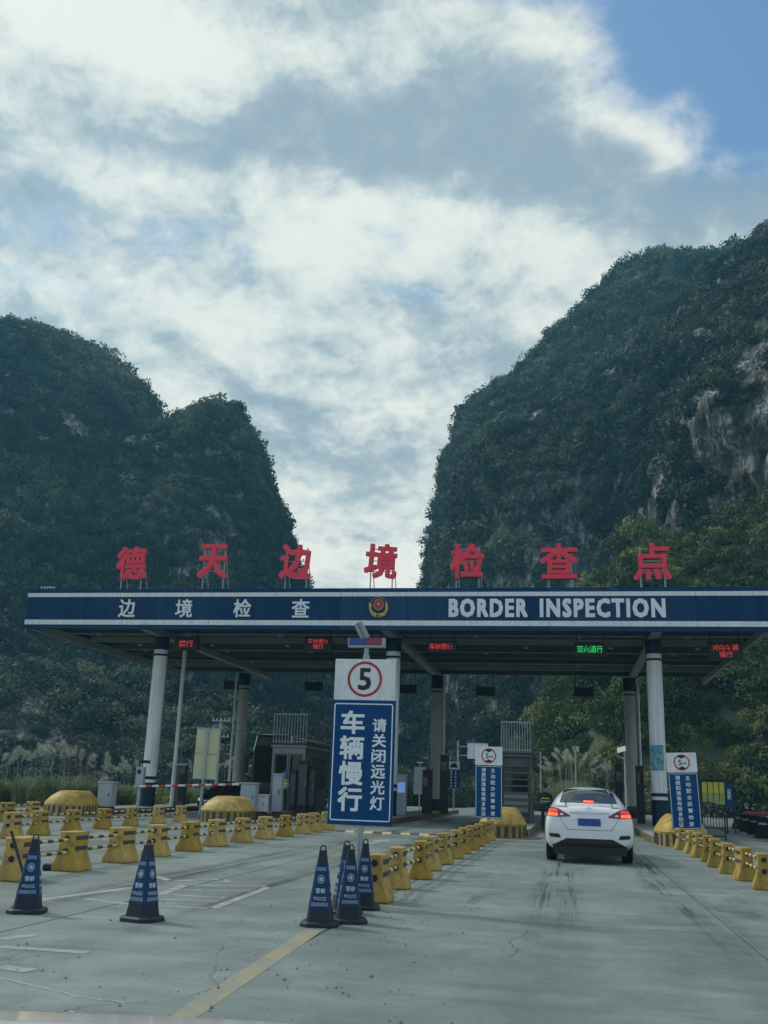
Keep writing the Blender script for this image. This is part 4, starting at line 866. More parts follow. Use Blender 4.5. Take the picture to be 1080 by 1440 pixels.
# ------------------------------------------------------------------ booths and gear on the islands
def booth(x0, x1, y0, y1, h, rail, label, light, stair):
    cx = (x0 + x1) / 2; o = empty('toll_booth', (cx, y0, .235), 0, label, 'booth'); W = (x1 - x0) / 2; D_ = y1 - y0; mw_ = K['boothlight'] if light else K['booth']
    b = MB(); b.box(-W + .04, W - .04, .05, D_, 0, h - .12); b.build('wall', K['booth'], o, bevel=.01)
    b = MB(); b.box(-W - .06, W + .06, -.1, D_ + .08, h - .12, h); b.build('roof', mw_, o, bevel=.015)
    b = MB(); b.box(-W - .08, W + .08, -.12, D_ + .1, h, h + .05); b.build('roof_edge', K['trim'], o)
    for s in (-1, 1): b = MB(); b.box(s * W - .06 if s > 0 else -W, W if s > 0 else -W + .06, 0, .05, 0, h - .12); b.build('corner_post', mw_, o, bevel=.004)
    if not stair:
        b = MB(); b.box(-W + .06, W - .06, 0, .05, h - .42, h - .12); b.build('lintel', mw_, o)
        for s in (-1, 1):
            xa, xb = (-W + .08, -.05) if s < 0 else (.05, W - .08); b = MB(); b.box(xa, xb, .03, .048, .9, h - .5); w_ = b.build('window', K['glass'], o)
            for c, d in ((xa - .02, xa + .03), (xb - .03, xb + .02)): f = MB(); f.box(c, d, 0, .045, .86, h - .44); f.build('frame', mw_, w_)
        b = MB(); b.box(-W + .06, W - .06, .01, .05, 0, .86); b.build('lower_panel', K['booth'], o)
    else:
        for k in range(9):                                     # louvred shutters and open treads
            z = .1 + k * (h - .35) / 9; b = MB(); b.box(-W + .07, W - .07, -.1, .02, z, z + .06); b.build('tread', K['booth'], o)
            if k in (1, 2, 3): b = MB(); b.box(-W + .1, W - .1, .02, .048, z + .08, z + .26); b.build('shutter_slat', K['boothlight'], o)
        b = MB(); b.box(-W + .12, W - .12, .025, .048, h * .45, h * .8); b.build('window', K['glass'], o)
        for x in (-W - .05, W + .02): b = MB(); b.box(x, x + .05, -.14, -.08, 0, h + .05); b.build('stringer', K['booth'], o)
    # side windows
    for k in range(int(D_ / 1.1)):
        b = MB(); b.box(W - .042, W - .03, .3 + k * 1.1, 1.2 + k * 1.1, 1.0, h - .5); b.build('side_window', K['glass'], o)
    # roof railing: separate bars
    z0, z1 = h + .05, h + .05 + rail; rl = MB(); rl.box(-W, W, -.02, .02, z1 - .04, z1); rl.box(-W, W, -.02, .02, z0 + .1, z0 + .13)
    rl.box(W - .02, W + .02, 0, D_, z1 - .04, z1); rl.box(-W - .02, -W + .02, 0, D_, z1 - .04, z1); rl = rl.build('railing', K['steel'], o)
    for k in range(12): x = -W + 2 * W * k / 11; b = MB(); b.box(x - .012, x + .012, -.012, .012, z0, z1 - .04); b.build('bar', K['steel'], rl)
    for k in range(1, 16):
        for s in (-1, 1): b = MB(); b.box(s * W - .012, s * W + .012, D_ * k / 15 - .012, D_ * k / 15 + .012, z0, z1 - .04); b.build('bar', K['booth'], rl)
    return o
booth(-14.25, -12.6, 47.6, 52.4, 3.05, 1.45, 'pale grey inspection booth with barred roof railing left of the big sign', True, False)
for px_, Y, w_, h, s in ((411, 46.6, .3, 1.9, 'dark slim post left in front of the pale booth door'), (424, 46.4, .45, 2.3, 'tall black equipment locker before the middle of the booth'), (437, 46.8, .35, 2.1, 'black equipment locker at the right corner of the booth')):
    x = AT(px_, 1120, Y).x; o = empty('equipment_locker', (x, Y, .235), 0, s, 'locker'); b = MB(); b.box(-w_ / 2, w_ / 2, 0, .3, 0, h); b.build('body', K['trim'], o, bevel=.02)
    b = MB(); b.box(-w_ / 2 + .04, w_ / 2 - .04, -.01, .0, .3, h - .2); d = b.build('door', K['booth'], o); b = MB(); b.box(w_ / 2 - .1, w_ / 2 - .07, -.03, -.01, h * .5, h * .6); b.build('handle', K['steel'], d)
booth(AT(705, 1100, 41.5).x, AT(746, 1100, 41.5).x, 41.5, 46.5, 2.68, 1.25, 'dark booth with slatted front and roof railing left of the white car', False, True)
def cabinet(px_, pyb, Y, wd, dp, h, m, label, nm='control_cabinet', slope=.0, rz=0., z0=.235):
    x = AT(px_, pyb, Y).x; o = empty(nm, (x, Y, z0), rz, label, 'cabinet')
    b = MB(); b.box(-wd / 2, wd / 2, 0, dp, .08, h); b.build('body', m, o, bevel=.015)
    b = MB(); b.box(-wd / 2 - .04, wd / 2 + .04, -.04, dp + .04, h, h + .06); b.build('lid', m, o, bevel=.01)
    b = MB(); b.box(-wd / 2 + .03, wd / 2 - .03, .02, dp - .02, 0, .08); b.build('plinth', K['trim'], o)
    b = MB(); b.box(-wd / 2 + .05, wd / 2 - .05, -.008, -.001, .16, h - .08); d = b.build('door', m, o); b = MB(); b.box(wd / 2 - .12, wd / 2 - .09, -.03, -.008, h * .5, h * .62); b.build('handle', K['trim'], d)
    return o
cabinet(145, 1134, 38.6, .6, .5, 1.0, K['cab'], 'white metal cabinet between the left crash nose and the pampas grass')
cabinet(347, 1135, 39.3, .62, .5, 1.15, K['cab'], 'pale pedestal of the boom gate behind the second crash nose', 'gate_pedestal')
cabinet(367, 1135, 40.2, .42, .35, .7, K['white'], 'small white box beside the boom gate pedestal')
cabinet(388, 1135, 41.0, .4, .3, 1.55, K['cab'], 'narrow grey terminal in front of the pale booth')
# boom: red and white bands
q0, q1 = AT(336, 1103, 39.2), AT(196, 1106, 39.2); o = empty('boom_gate', (q0.x, 39.2, q0.z), 0, 'red and white boom lowered in front of the left column', 'boom barrier'); n = 15
for i in range(n):
    a, c = q1 - q0, n; b = MB(); p0, p1 = a * (i / n), a * ((i + 1) / n - .0008); p0.y = p1.y = 0; b.cyl(p0, p1, .045, .045, 10); b.build('red_band' if i % 2 else 'white_band', K['dirtyred'] if i % 2 else K['white'], o)
# camera post left of the leftmost column
x = AT(194, 1130, 41).x; o = empty('camera_post', (x, 41, .235), 0, 'grey camera terminal on a post left of the leftmost round column', 'camera post')
b = MB(); b.cyl((0, 0, 0), (0, 0, .9), .07, .07, 10); b.build('post', K['cab'], o); b = MB(); b.box(-.18, .18, -.12, .12, .85, 1.7); b.build('terminal', K['cab'], o, bevel=.02)
b = MB(); b.cyl((0, 0, 1.7), (0, 0, 1.9), .03, .03, 8); b.build('stem', K['cab'], o); b = MB(); b.box(-.1, .36, -.07, .07, 1.86, 1.99); b.build('camera', K['trim'], o, bevel=.02); b = MB(); b.cyl((-.03, -.13, 1.5), (-.03, -.12, 1.5), .1, .1, 16); b.build('speaker', K['trim'], o)
x = AT(243, 1125, 45).x; o = empty('payment_terminal', (x, 45.6, .235), 0, 'dark payment terminal behind the leftmost round column', 'terminal')
b = MB(); b.box(-.2, .25, 0, .4, 0, 1.9); b.build('body', K['booth'], o, bevel=.02); b = MB(); b.box(.0, .25, -.05, .0, .3, 1.5); b.build('panel', K['trim'], o); b = MB(); b.box(-.25, .3, -.05, .45, 1.9, 1.98); b.build('lid', K['cab'], o)
for px_, Y, w_, h, s, m in ((564, 46, .45, 1.75, 'slim grey payment terminal with a lit blue screen beside the central column', 'cab'), (600, 52, .5, 2.1, 'black lane post left of the grey rear column', 'trim'), (624, 52.5, .42, 2.9, 'taller black lane post right of the grey rear column', 'trim'),
                         (871, 50, .35, 2.6, 'black lane post left of the grey rear column near the white car', 'trim'), (901, 48, .35, 2.5, 'black slim lane post just left of the poster column', 'trim')):
    x = AT(px_, 1120, Y).x; o = empty('payment_terminal', (x, Y, .235), 0, s, 'terminal'); b = MB(); b.box(-w_ / 2, w_ / 2, 0, .35, 0, h); b.build('body', K[m], o, bevel=.03)
    b = MB(); b.box(-w_ / 2 + .06, w_ / 2 - .06, -.01, .0, h - .75, h - .3); b.build('screen', mat('lit_screen', (.16, .3, .62), emit=.5) if m == 'cab' else K['glass'], o)
    b = MB(); b.box(-w_ / 2 - .02, w_ / 2 + .02, -.02, .37, h, h + .05); b.build('cap', K['cab' if m == 'cab' else 'trim'], o)
# poster on the right column
x = colx[2]; o = empty('column_poster', (x - .02, 44.6, 0), 0, 'blue and green poster wrapped on the rightmost white column', 'poster')
def poster_mat():
    m = mat('poster_print', (.1, .25, .3), .4, var=0); t = m.node_tree; tx = t.nodes.new('ShaderNodeTexCoord'); n = t.nodes.new('ShaderNodeTexVoronoi'); n.inputs['Scale'].default_value = 6; t.links.new(tx.outputs['Object'], n.inputs['Vector'])
    r = t.nodes.new('ShaderNodeValToRGB'); r.color_ramp.elements[0].color = (.02, .09, .22, 1); r.color_ramp.elements[1].color = (.3, .42, .12, 1); x = r.color_ramp.elements.new(.5); x.color = (.1, .3, .42, 1); t.links.new(n.outputs['Distance'], r.inputs[0]); t.links.new(r.outputs[0], t.nodes['Principled BSDF'].inputs['Base Color']); return m
b = MB(); rr = .345
for i in range(14):
    a0, a1 = R(-150 + i * 7.5), R(-150 + (i + 1) * 7.5); b.add([(rr * math.cos(a0), rr * math.sin(a0), 2.5), (rr * math.cos(a1), rr * math.sin(a1), 2.5), (rr * math.cos(a1), rr * math.sin(a1), 3.55), (rr * math.cos(a0), rr * math.sin(a0), 3.55)], [(0, 1, 2, 3)])
b.build('sheet', poster_mat(), o, smooth=True)

# ------------------------------------------------------------------ things beyond the canopy and at the right
q = AT(282, 1140, 41.5); x = q.x; o = empty('billboard', (x, 41.5, 0), 0, 'pale yellow back of a sign board with steel cross frame, seen past the left column', 'sign board'); o.rotation_euler = (0, R(1.0), R(6))
zt_, zb_ = AT(282, 1024, 41.5).z, AT(282, 1095, 41.5).z
for i in range(2):
    for j in range(2):
        b = MB(); b.box(-.5 + .5 * i + .01, .5 * i - .01, 0, .03, zb_ + (zt_ - zb_) / 2 * j + .01, zb_ + (zt_ - zb_) / 2 * (j + 1) - .01); b.build('board_panel', K['pale'], o, bevel=.004)
b = MB(); b.box(-.52, .52, -.03, -.002, (zt_ + zb_) / 2 - .02, (zt_ + zb_) / 2 + .02); b.box(-.52, .52, -.03, -.002, zt_ - .02, zt_ + .02); b.box(-.52, .52, -.03, -.002, zb_ - .02, zb_ + .02); b.build('frame', K['cab'], o)
b = MB(); b.box(-.05, .05, -.13, -.035, 0, zt_); b.build('pole', K['cab'], o)
def pole(px_, pyt, pyb, Y, r, m, nm, label, cat, cross=0):
    t = AT(px_, pyt, Y); h = t.z; o = empty(nm, (t.x, Y, 0), 0, label, cat); b = MB(); b.cyl((0, 0, -.1), (0, 0, h), r, r * .7, 10); b.build('shaft', m, o)
    for k in range(cross):
        z = h - .25 - k * 1.5; b = MB(); b.box(-.9, .9, -.05, .05, z - .05, z + .05); c = b.build('crossarm', m, o)
        for s in (-.8, -.4, .4, .8): b = MB(); b.cyl((s, 0, z + .05), (s, 0, z + .28), .045, .03, 8); b.build('insulator', K['white'], c)
    return o, h
pole(311, 1010, 1110, 92, .14, K['cab'], 'utility_pole', 'pale concrete utility pole with crossarms right of the sign board', 'utility pole', 2)
pole(256, 1045, 1110, 78, .07, K['booth'], 'lamp_post', 'thin grey post left of the pale sign board', 'post')
pole(809, 1055, 1105, 90, .08, K['cab'], 'lamp_post', 'thin grey pole among the pampas grass above the white car', 'post')
pole(760, 1058, 1110, 88, .07, K['cab'], 'lamp_post', 'thin pale pole just right of the dark booth', 'post')
# solar street lamp
o, h = pole(878, 1056, 1130, 62, .06, K['white'], 'solar_lamp', 'white solar street lamp between the white car and the rear column', 'street lamp')
b = MB(); b.box(-.35, .35, -.3, .3, -.02, .02, 0, Tm(-.08, 0, h + .1, R(32), R(-18))); b.build('solar_panel', K['white'], o, bevel=.01); b = MB(); b.cyl((0, 0, h - .5), (-.5, -.2, h - .25), .03, .03, 8); b.build('arm', K['white'], o); b = MB(); b.box(-.75, -.4, -.3, -.1, h - .27, h - .2); b.build('lamp_head', K['cab'], o)
# distant notice sign, back of panel sign and gantry
x = AT(638, 1100, 66).x; zt_, zb_ = AT(638, 1071, 66).z, AT(638, 1108, 66).z; o = empty('notice_sign', (x, 66, 0), 0, 'small far blue notice sign with a car symbol beyond the lane', 'road sign')
b = MB(); b.box(-.38, .38, 0, .04, zb_, zt_ - .5); b.build('blue_panel', K['signblue'], o); b = MB(); b.box(-.38, .38, 0, .04, zt_ - .49, zt_); b.build('white_panel', K['signwhite'], o)
b = MB(); b.box(-.24, .24, -.006, -.001, zt_ - .38, zt_ - .22); b.box(-.16, .16, -.006, -.001, zt_ - .219, zt_ - .1); b.build('car_symbol', K['ink'], o)
b = MB(); b.cyl((0, .08, 0), (0, .08, zt_ - .1), .05, .05, 10); b.build('pole', K['steel'], o)
column_text('主动配合检查', .12, zt_ - .62, zb_ + .12, .13, o, bold=.02); column_text('请出示身份证', -.16, zt_ - .62, zb_ + .12, .13, o, bold=.02)
x = AT(590, 1100, 72).x; o = empty('panel_sign', (x, 72, 0), 0, 'pale panelled sign back seen right of the big sign', 'sign board'); zt_, zb_ = AT(590, 1078, 72).z, AT(590, 1117, 72).z
for j in range(3): b = MB(); b.box(-.42, -.01, 0, .03, zb_ + (zt_ - zb_) / 3 * j, zb_ + (zt_ - zb_) / 3 * (j + 1) - .02); b.box(.01, .42, 0, .03, zb_ + (zt_ - zb_) / 3 * j, zb_ + (zt_ - zb_) / 3 * (j + 1) - .02); b.build('board_panel', K['cab'], o)
b = MB(); b.cyl((0, .06, 0), (0, .06, zt_ + .1), .05, .05, 8); b.build('pole', K['steel'], o); b = MB(); b.box(-.2, .2, -.1, .2, zt_ + .25, zt_ + .33); b.cyl((0, .06, zt_), (0, .06, zt_ + .3), .02, .02, 6); b.build('lamp', K['white'], o)
x0, x1 = AT(644, 1060, 105).x, AT(672, 1050, 105).x; zt_ = AT(656, 1046, 105).z; o = empty('gantry_sign', (x0, 105, 0), 0, 'far pale roadside gantry sign above the small blue notice', 'gantry sign')
b = MB(); b.cyl((0, 0, 0), (0, 0, zt_ + .3), .12, .1, 10); b.build('post', K['cab'], o); b = MB()
for z in (zt_ - .3, zt_ - 1.2): b.cyl((0, 0, z), (x1 - x0 + .6, 0, z), .05, .05, 8)
b.build('arm', K['cab'], o)
for i in range(3):
    for j in range(2): b = MB(); b.box(1. + i * .72, 1.7 + i * .72, -.08, -.05, zt_ - 1.5 + j * .8, zt_ - .72 + j * .8); b.build('board_panel', K['signwhite'], o)

# notice board, crowd barrier, red barriers at the right
xl, xr = AT(987, 1115, 46).x, AT(1030, 1115, 46).x; zt_, zb_ = AT(1008, 1100, 46).z, AT(1008, 1131, 46).z
o = empty('notice_board', (xl, 46, 0), 0, 'yellow four panel notice board with a blue end panel at the right', 'notice board'); Wb = xr - xl
for i in range(4):
    a = Wb * .19 * i; b = MB(); b.box(a + .02, a + Wb * .19 - .02, 0, .04, (zt_ + zb_) / 2 + .0, zt_); c = b.build('yellow_panel', K['board'], o); b = MB(); b.box(a + .02, a + Wb * .19 - .02, 0, .04, zb_, (zt_ + zb_) / 2 - .01); b.build('green_panel', K['boardg'], o)
b = MB(); b.box(Wb * .78, Wb, 0, .04, zb_ - .15, zt_ - .02); b.build('blue_panel', K['signblue'], o); column_text('公示栏', Wb * .89, zt_ - .35, zb_ + .3, .16, o, bold=.02)
b = MB(); b.box(-.06, Wb + .06, -.05, .1, zt_ + .02, zt_ + .12); b.build('top_rail', K['trim'], o)
for x in (-.04, Wb * .77, Wb + .04): b = MB(); b.box(x - .03, x + .03, -.02, .05, 0, zt_ + .02); b.build('post', K['trim'], o)
xl, xr = AT(975, 1150, 38).x, AT(1019, 1150, 38).x; zt_, zb_ = 1.28, .2; o = empty('crowd_barrier', (xl, 38, 0), 0, 'black wheeled crowd barrier with curved end under the notice board', 'crowd barrier'); Wc = xr - xl
b = MB(); P = [(0, zt_), (Wc * .6, zt_), (Wc * .85, zt_ - .1), (Wc * .97, zt_ - .32), (Wc, zt_ - .55), (Wc, .12)]
for a, c in zip(P[:-1], P[1:]): b.cyl((a[0], 0, a[1]), (c[0], 0, c[1]), .028, .028, 8)
b.cyl((0, 0, .42), (Wc, 0, .42), .022, .022, 8); b.cyl((0, 0, .15), (Wc, 0, .15), .022, .022, 8); b.cyl((0, 0, .1), (0, 0, zt_), .028, .028, 8); b.build('frame', K['trim'], o)
for k in range(1, 11): x = Wc * k / 11; z = zt_ - (.0 if x < Wc * .6 else (x - Wc * .6) * .75); b = MB(); b.cyl((x, 0, .42), (x, 0, z), .013, .013, 6); b.build('bar', K['trim'], o)
for x in (0, Wc): b = MB(); b.cyl((x - .02, 0, .1), (x + .02, 0, .1), .1, .1, 14); b.build('wheel', K['tyre'], o)
for k in range(5):                                             # low black fence posts / litter bins behind
    pass
def water_barrier(x, y, m, label, rz):
    o = empty('water_barrier', (x, y, 0), rz, label, 'barrier', 'dull red and black water filled barriers at the right edge')
    b = MB(); b.prism([(-.24, 0), (.24, 0), (.22, .18), (.12, .35), (.1, .78), (-.1, .78), (-.12, .35), (-.22, .18)], -.5, .5); b.build('body', m, o, bevel=.03, smooth=True)
    for s in (-.28, .28):
        b = MB(); b.box(-.24, -.235 + .0, s - .12, s + .12, .05, .17); b.build('recess', K['trim'], o)
    b = MB(); b.cyl((0, 0, .78), (0, 0, .82), .05, .05, 12); b.build('cap', K['trim'], o)
    b = MB(); b.box(-.13, -.105, -.3, .3, .5, .58); b.build('reflector', K['cab'], o); return o
for i, (px_, py_, r_, s) in enumerate([(1042, 1166, 0, 'black barrier nearest the crowd barrier at the right'), (1053, 1170, 0, 'dark barrier second from the left in the right edge group'), (1066, 1174, 0, 'dark barrier in front of the dull red one at the right edge'), (1063, 1162, 1, 'dull red barrier standing behind the black ones at the right edge'), (1079, 1163, 1, 'dull red barrier cut by the right edge of the view'), (1078, 1179, 0, 'dark barrier nearest to the camera at the right edge')]):
    q = GR(px_, py_); water_barrier(q.x, q.y, K['barred'] if r_ else K['trim'], s, R(70) if r_ else R(20))

# ------------------------------------------------------------------ vehicles
def vehicle(loc, rz, paint, label, front_lamps=False, brake=True, plate=True, scl_=1.):
    o = empty('car', loc, rz, label, 'car'); o.scale = (scl_,) * 3
    S = [(0.00, [(0, .37), (.60, .37), (.74, .42), (.80, .54), (.79, .63), (.72, .67), (.45, .69), (0, .70)]),
         (.05, [(0, .31), (.66, .31), (.80, .38), (.85, .56), (.84, .74), (.79, .86), (.50, .92), (0, .93)]),
         (.13, [(0, .25), (.70, .25), (.845, .36), (.872, .6), (.862, .82), (.81, .97), (.55, 1.06), (0, 1.085)]),
         (.28, [(0, .22), (.72, .22), (.865, .35), (.885, .6), (.876, .84), (.81, .995), (.62, 1.09), (0, 1.115)]),
         (.55, [(0, .2), (.72, .2), (.87, .34), (.89, .6), (.88, .86), (.80, 1.01), (.66, 1.115), (0, 1.145)]),
         (.9, [(0, .2), (.72, .2), (.87, .34), (.89, .6), (.885, .87), (.80, 1.01), (.64, 1.30), (0, 1.325)]),
         (1.28, [(0, .2), (.72, .2), (.87, .34), (.89, .6), (.885, .87), (.80, 1.005), (.60, 1.445), (0, 1.47)]),
         (1.9, [(0, .2), (.72, .2), (.87, .34), (.89, .6), (.885, .87), (.80, 1.0), (.60, 1.475), (0, 1.5)]),
         (2.6, [(0, .2), (.72, .2), (.87, .34), (.89, .6), (.885, .86), (.79, .98), (.60, 1.46), (0, 1.49)]),
         (3.05, [(0, .2), (.72, .2), (.87, .34), (.89, .6), (.88, .85), (.79, .96), (.59, 1.33), (0, 1.39)]),
         (3.75, [(0, .2), (.72, .2), (.87, .34), (.885, .58), (.87, .82), (.80, .91), (.66, .98), (0, 1.02)]),
         (4.25, [(0, .22), (.72, .22), (.85, .34), (.87, .56), (.85, .74), (.78, .82), (.6, .87), (0, .92)]),
         (4.52, [(0, .26), (.64, .26), (.77, .36), (.79, .52), (.76, .66), (.70, .73), (.5, .77), (0, .8)]),
         (4.62, [(0, .32), (.5, .32), (.62, .38), (.64, .5), (.62, .58), (.56, .62), (.4, .65), (0, .66)])]
    vs = []; fs = []; n = 8
    for y, p in S:
        full = [(x, z) for x, z in p] + [(-x, z) for x, z in p[-2:0:-1]]; vs += [(x, y, z) for x, z in full]
    m_ = 14
    for k in range(len(S) - 1):
        for i in range(m_): fs.append((k * m_ + i, k * m_ + (i + 1) % m_, (k + 1) * m_ + (i + 1) % m_, (k + 1) * m_ + i))
    for base in (0, (len(S) - 1) * m_):                         # end faces as strips between the mirrored points
        for i in range(0, 7): 
            a, b_, c, d = base + i, base + i + 1, base + (m_ - i - 1) % m_, base + (m_ - i) % m_
            q = [a, b_, c, d]; q = list(dict.fromkeys(q)); 
            if len(q) > 2: fs.append(tuple(q))
    mb = MB(); mb.add(vs, fs); body = mb.build('body', paint, o, smooth=True); md = body.modifiers.new('round', 'SUBSURF'); md.levels = md.render_levels = 2
    dg = bpy.context.evaluated_depsgraph_get(); em = body.evaluated_get(dg).to_mesh(); bv = BVHTree.FromPolygons([v.co.copy() for v in em.vertices], [tuple(p.vertices) for p in em.polygons]); body.evaluated_get(dg).to_mesh_clear()
    def patch(nm, q4, ax, m, off=.006, nx=14, ny=8, parent=None, sink=.02):
        """a panel following the body: q4 corners in (u, v), ax = 'rear', 'front', 'left', 'right'"""
        dirs = {'rear': Vector((0, 1, 0)), 'front': Vector((0, -1, 0)), 'left': Vector((1, 0, 0)), 'right': Vector((-1, 0, 0))}[ax]; Pn = []
        for j in range(ny + 1):
            for i in range(nx + 1):
                u, v = i / nx, j / ny; a = Vector(q4[0]).lerp(Vector(q4[1]), u); c = Vector(q4[3]).lerp(Vector(q4[2]), u); w_ = a.lerp(c, v)
                org = Vector((w_.x, 0, w_.y)) if ax in ('rear', 'front') else Vector((0, w_.x, w_.y)); org = org - dirs * (5 if ax != 'front' else 0) + (Vector((0, 10, 0)) if ax == 'front' else Vector())
                h_ = bv.ray_cast(org, dirs)
                if h_[0] is None: h_ = bv.find_nearest(org + dirs * 5)
                nn = h_[1]; nn = nn if nn.dot(dirs) < 0 else -nn; Pn.append((h_[0] + nn * off, h_[0] - nn * sink))
        b = MB(); w2 = nx + 1; vs_ = [p[0] for p in Pn]; fs_ = [(j * w2 + i, j * w2 + i + 1, (j + 1) * w2 + i + 1, (j + 1) * w2 + i) for j in range(ny) for i in range(nx)]
        rim = [i for i in range(nx + 1)] + [j * w2 + nx for j in range(1, ny + 1)] + [ny * w2 + i for i in range(nx - 1, -1, -1)] + [j * w2 for j in range(ny - 1, 0, -1)]
        k0 = len(vs_); vs_ += [Pn[i][1] for i in rim]; L_ = len(rim); fs_ += [(rim[i], rim[(i + 1) % L_], k0 + (i + 1) % L_, k0 + i) for i in range(L_)]
        b.add(vs_, fs_); return b.build(nm, m, parent or o, smooth=True)
    rl, lit = K['lens'], K['lit']
    rw = patch('rear_window', [(-.585, 1.15), (.585, 1.15), (.50, 1.425), (-.50, 1.425)], 'rear', K['glass'], .004, 18, 12)
    patch('windscreen', [(.66, 1.0), (-.66, 1.0), (-.54, 1.38), (.54, 1.38)], 'front', K['glass'], .004)
    for sd in ('left', 'right'):
        patch('side_window', [(1.05, 1.04), (2.2, 1.03), (2.2, 1.38), (1.45, 1.36)], sd, K['glass'], .004); patch('side_window', [(2.28, 1.03), (3.3, 1.0), (2.95, 1.28), (2.28, 1.38)], sd, K['glass'], .004)
        s = -1 if sd == 'left' else 1
        b = MB(); b.box(-.1, .1, -.05, .05, -.065, .065, 0, Tm(s * 1.0, 3.0, 1.04, 0, 0, s * .15)); mm = b.build('wing_mirror', K['trim'], o, bevel=.03, seg=3); b = MB(); b.box(-.08, .08, -.056, -.05, -.05, .05, 0, Tm(s * 1.0, 3.0, 1.04, 0, 0, s * .15)); b.build('mirror_glass', K['glass'], mm)
        for y in (.98, 3.68):
            b = MB(); b.cyl((s * .66, y, .315), (s * .87, y, .315), .315, .315, 40); t_ = b.build('tyre', K['tyre'], o, bevel=.03); b = MB(); b.cyl((s * .865, y, .315), (s * .885, y, .315), .2, .18, 10); b.build('rim', K['steel'], t_)
            b = MB(); fan_ = [(.37 * math.cos(a), .37 * math.sin(a)) for a in np.linspace(0, math.pi, 16)]; b.add([(s * .898, y + p[0], .3 + p[1]) for p in fan_] + [(s * .898, y + p[0] * .86, .3 + p[1] * .86) for p in fan_], [(i, i + 1, 17 + i, 16 + i) for i in range(15)]); b.build('wheel_arch', K['trim'], o)
        # rear lamp: lens, lit brake field, clear piece
        f = lambda Q: [(s * a, z) for a, z in (Q if s > 0 else [Q[1], Q[0], Q[3], Q[2]])]
        lamp = patch('tail_light', f([(.60, .875), (.845, .885), (.835, 1.045), (.60, 1.035)]), 'rear', rl, .010, 10, 8); lamp2 = patch('tail_light_inner', f([(.375, .885), (.598, .873), (.598, 1.032), (.375, .905)]), 'rear', rl, .008, 10, 6, parent=lamp)
        if brake: patch('brake_field', f([(.62, .89), (.81, .893), (.80, .945), (.62, .94)]), 'rear', lit, .016, 8, 4, parent=lamp); patch('brake_glow', f([(.62, .955), (.80, .955), (.79, 1.02), (.62, 1.015)]), 'rear', K['lit2'], .014, 8, 4, parent=lamp)
        patch('reverse_lamp', f([(.50, .905), (.575, .905), (.57, .945), (.52, .94)]), 'rear', K['chrome'], .013, 4, 3, parent=lamp)
        patch('bumper_vent', f([(.56, .475), (.78, .495), (.79, .56), (.60, .555)]), 'rear', K['trim'], .008, 8, 4)
        patch('trunk_gap', f([(.575, .86), (.583, .86), (.43, .64), (.422, .644)]), 'rear', K['trim'], .002, 1, 8)
    patch('trunk_gap', [(-.43, .638), (.43, .638), (.43, .646), (-.43, .646)], 'rear', K['trim'], .002, 16, 1)
    patch('diffuser', [(-.74, .33), (.74, .33), (.45, .475), (-.45, .475)], 'rear', K['trim'], .012, 16, 5)
    b = MB(); b.box(-.72, .72, .035, .6, .17, .355); b.build('underbody', K['trim'], o)
    patch('chrome_strip', [(-.40, .955), (.40, .955), (.37, .985), (-.37, .985)], 'rear', K['chrome'], .016, 14, 2)
    b = MB(); fan(b, 0, 1.035, .06, .05, .0, .0, ri=.62); pts = [Vector(v) for v in b.v]; b.v = [tuple((lambda h_: (h_[0].x, h_[0].y - .012, h_[0].z))(bv.ray_cast(Vector((v.x, -5, v.z)), Vector((0, 1, 0))))) for v in pts]; b.build('badge', K['chrome'], o)
    if plate:
        b = MB(); yb = bv.ray_cast(Vector((0, -5, .78)), Vector((0, 1, 0)))[0].y; b.box(-.22, .22, yb - .03, yb + .02, .72, .86); b.build('number_plate', K['plate'], o, bevel=.004)
    patch('trunk_script', [(-.60, 1.055), (-.42, 1.06), (-.42, 1.085), (-.60, 1.08)], 'rear', K['steel'], .004, 6, 2); patch('trunk_script', [(.44, 1.06), (.58, 1.057), (.58, 1.08), (.44, 1.083)], 'rear', K['steel'], .004, 6, 2)
    if brake: patch('high_brake_light', [(-.10, 1.165), (.10, 1.165), (.10, 1.19), (-.10, 1.19)], 'rear', lit, .012, 6, 2)
    b = MB(); b.cyl((.46, .04, .27), (.46, .3, .27), .035, .035, 12); b.build('exhaust', K['chrome'], o)
    if front_lamps:
        for s in (-1, 1):
            Q = [(s * .78, .58), (s * .48, .57), (s * .48, .66), (s * .76, .72)]; patch('headlight', Q, 'front', K['chrome'], .012, 8, 5)
        patch('grille', [(.4, .4), (-.4, .4), (-.42, .6), (.42, .6)], 'front', K['chrome'], .006, 8, 5); patch('grille_mesh', [(.36, .43), (-.36, .43), (-.37, .57), (.37, .57)], 'front', K['trim'], .012, 8, 5)
    return o
K['lens'] = mat('red_lamp_lens', (.2, .008, .012), .12, var=.25, vs=8, coat=.6); K['lit'] = mat('lit_brake_lamp', (1., .09, .035), emit=1.6); K['lit2'] = mat('dim_brake_lamp', (.5, .03, .02), emit=.55)
K['plate'] = mat('blue_plate', (.01, .07, .3), .4, var=.08)
vehicle((.40, 22.2, 0), R(0), K['carwhite'], 'white sedan with lit brake lights waiting in the right lane', scl_=1.06)
vehicle((-16.2, 49.6, 0), R(180), K['cardark'], 'black car facing the camera behind the boom gate', front_lamps=True, brake=False)
K['tint'] = mat('tinted_glass', (.006, .008, .01), .3, var=0, spec=.15)
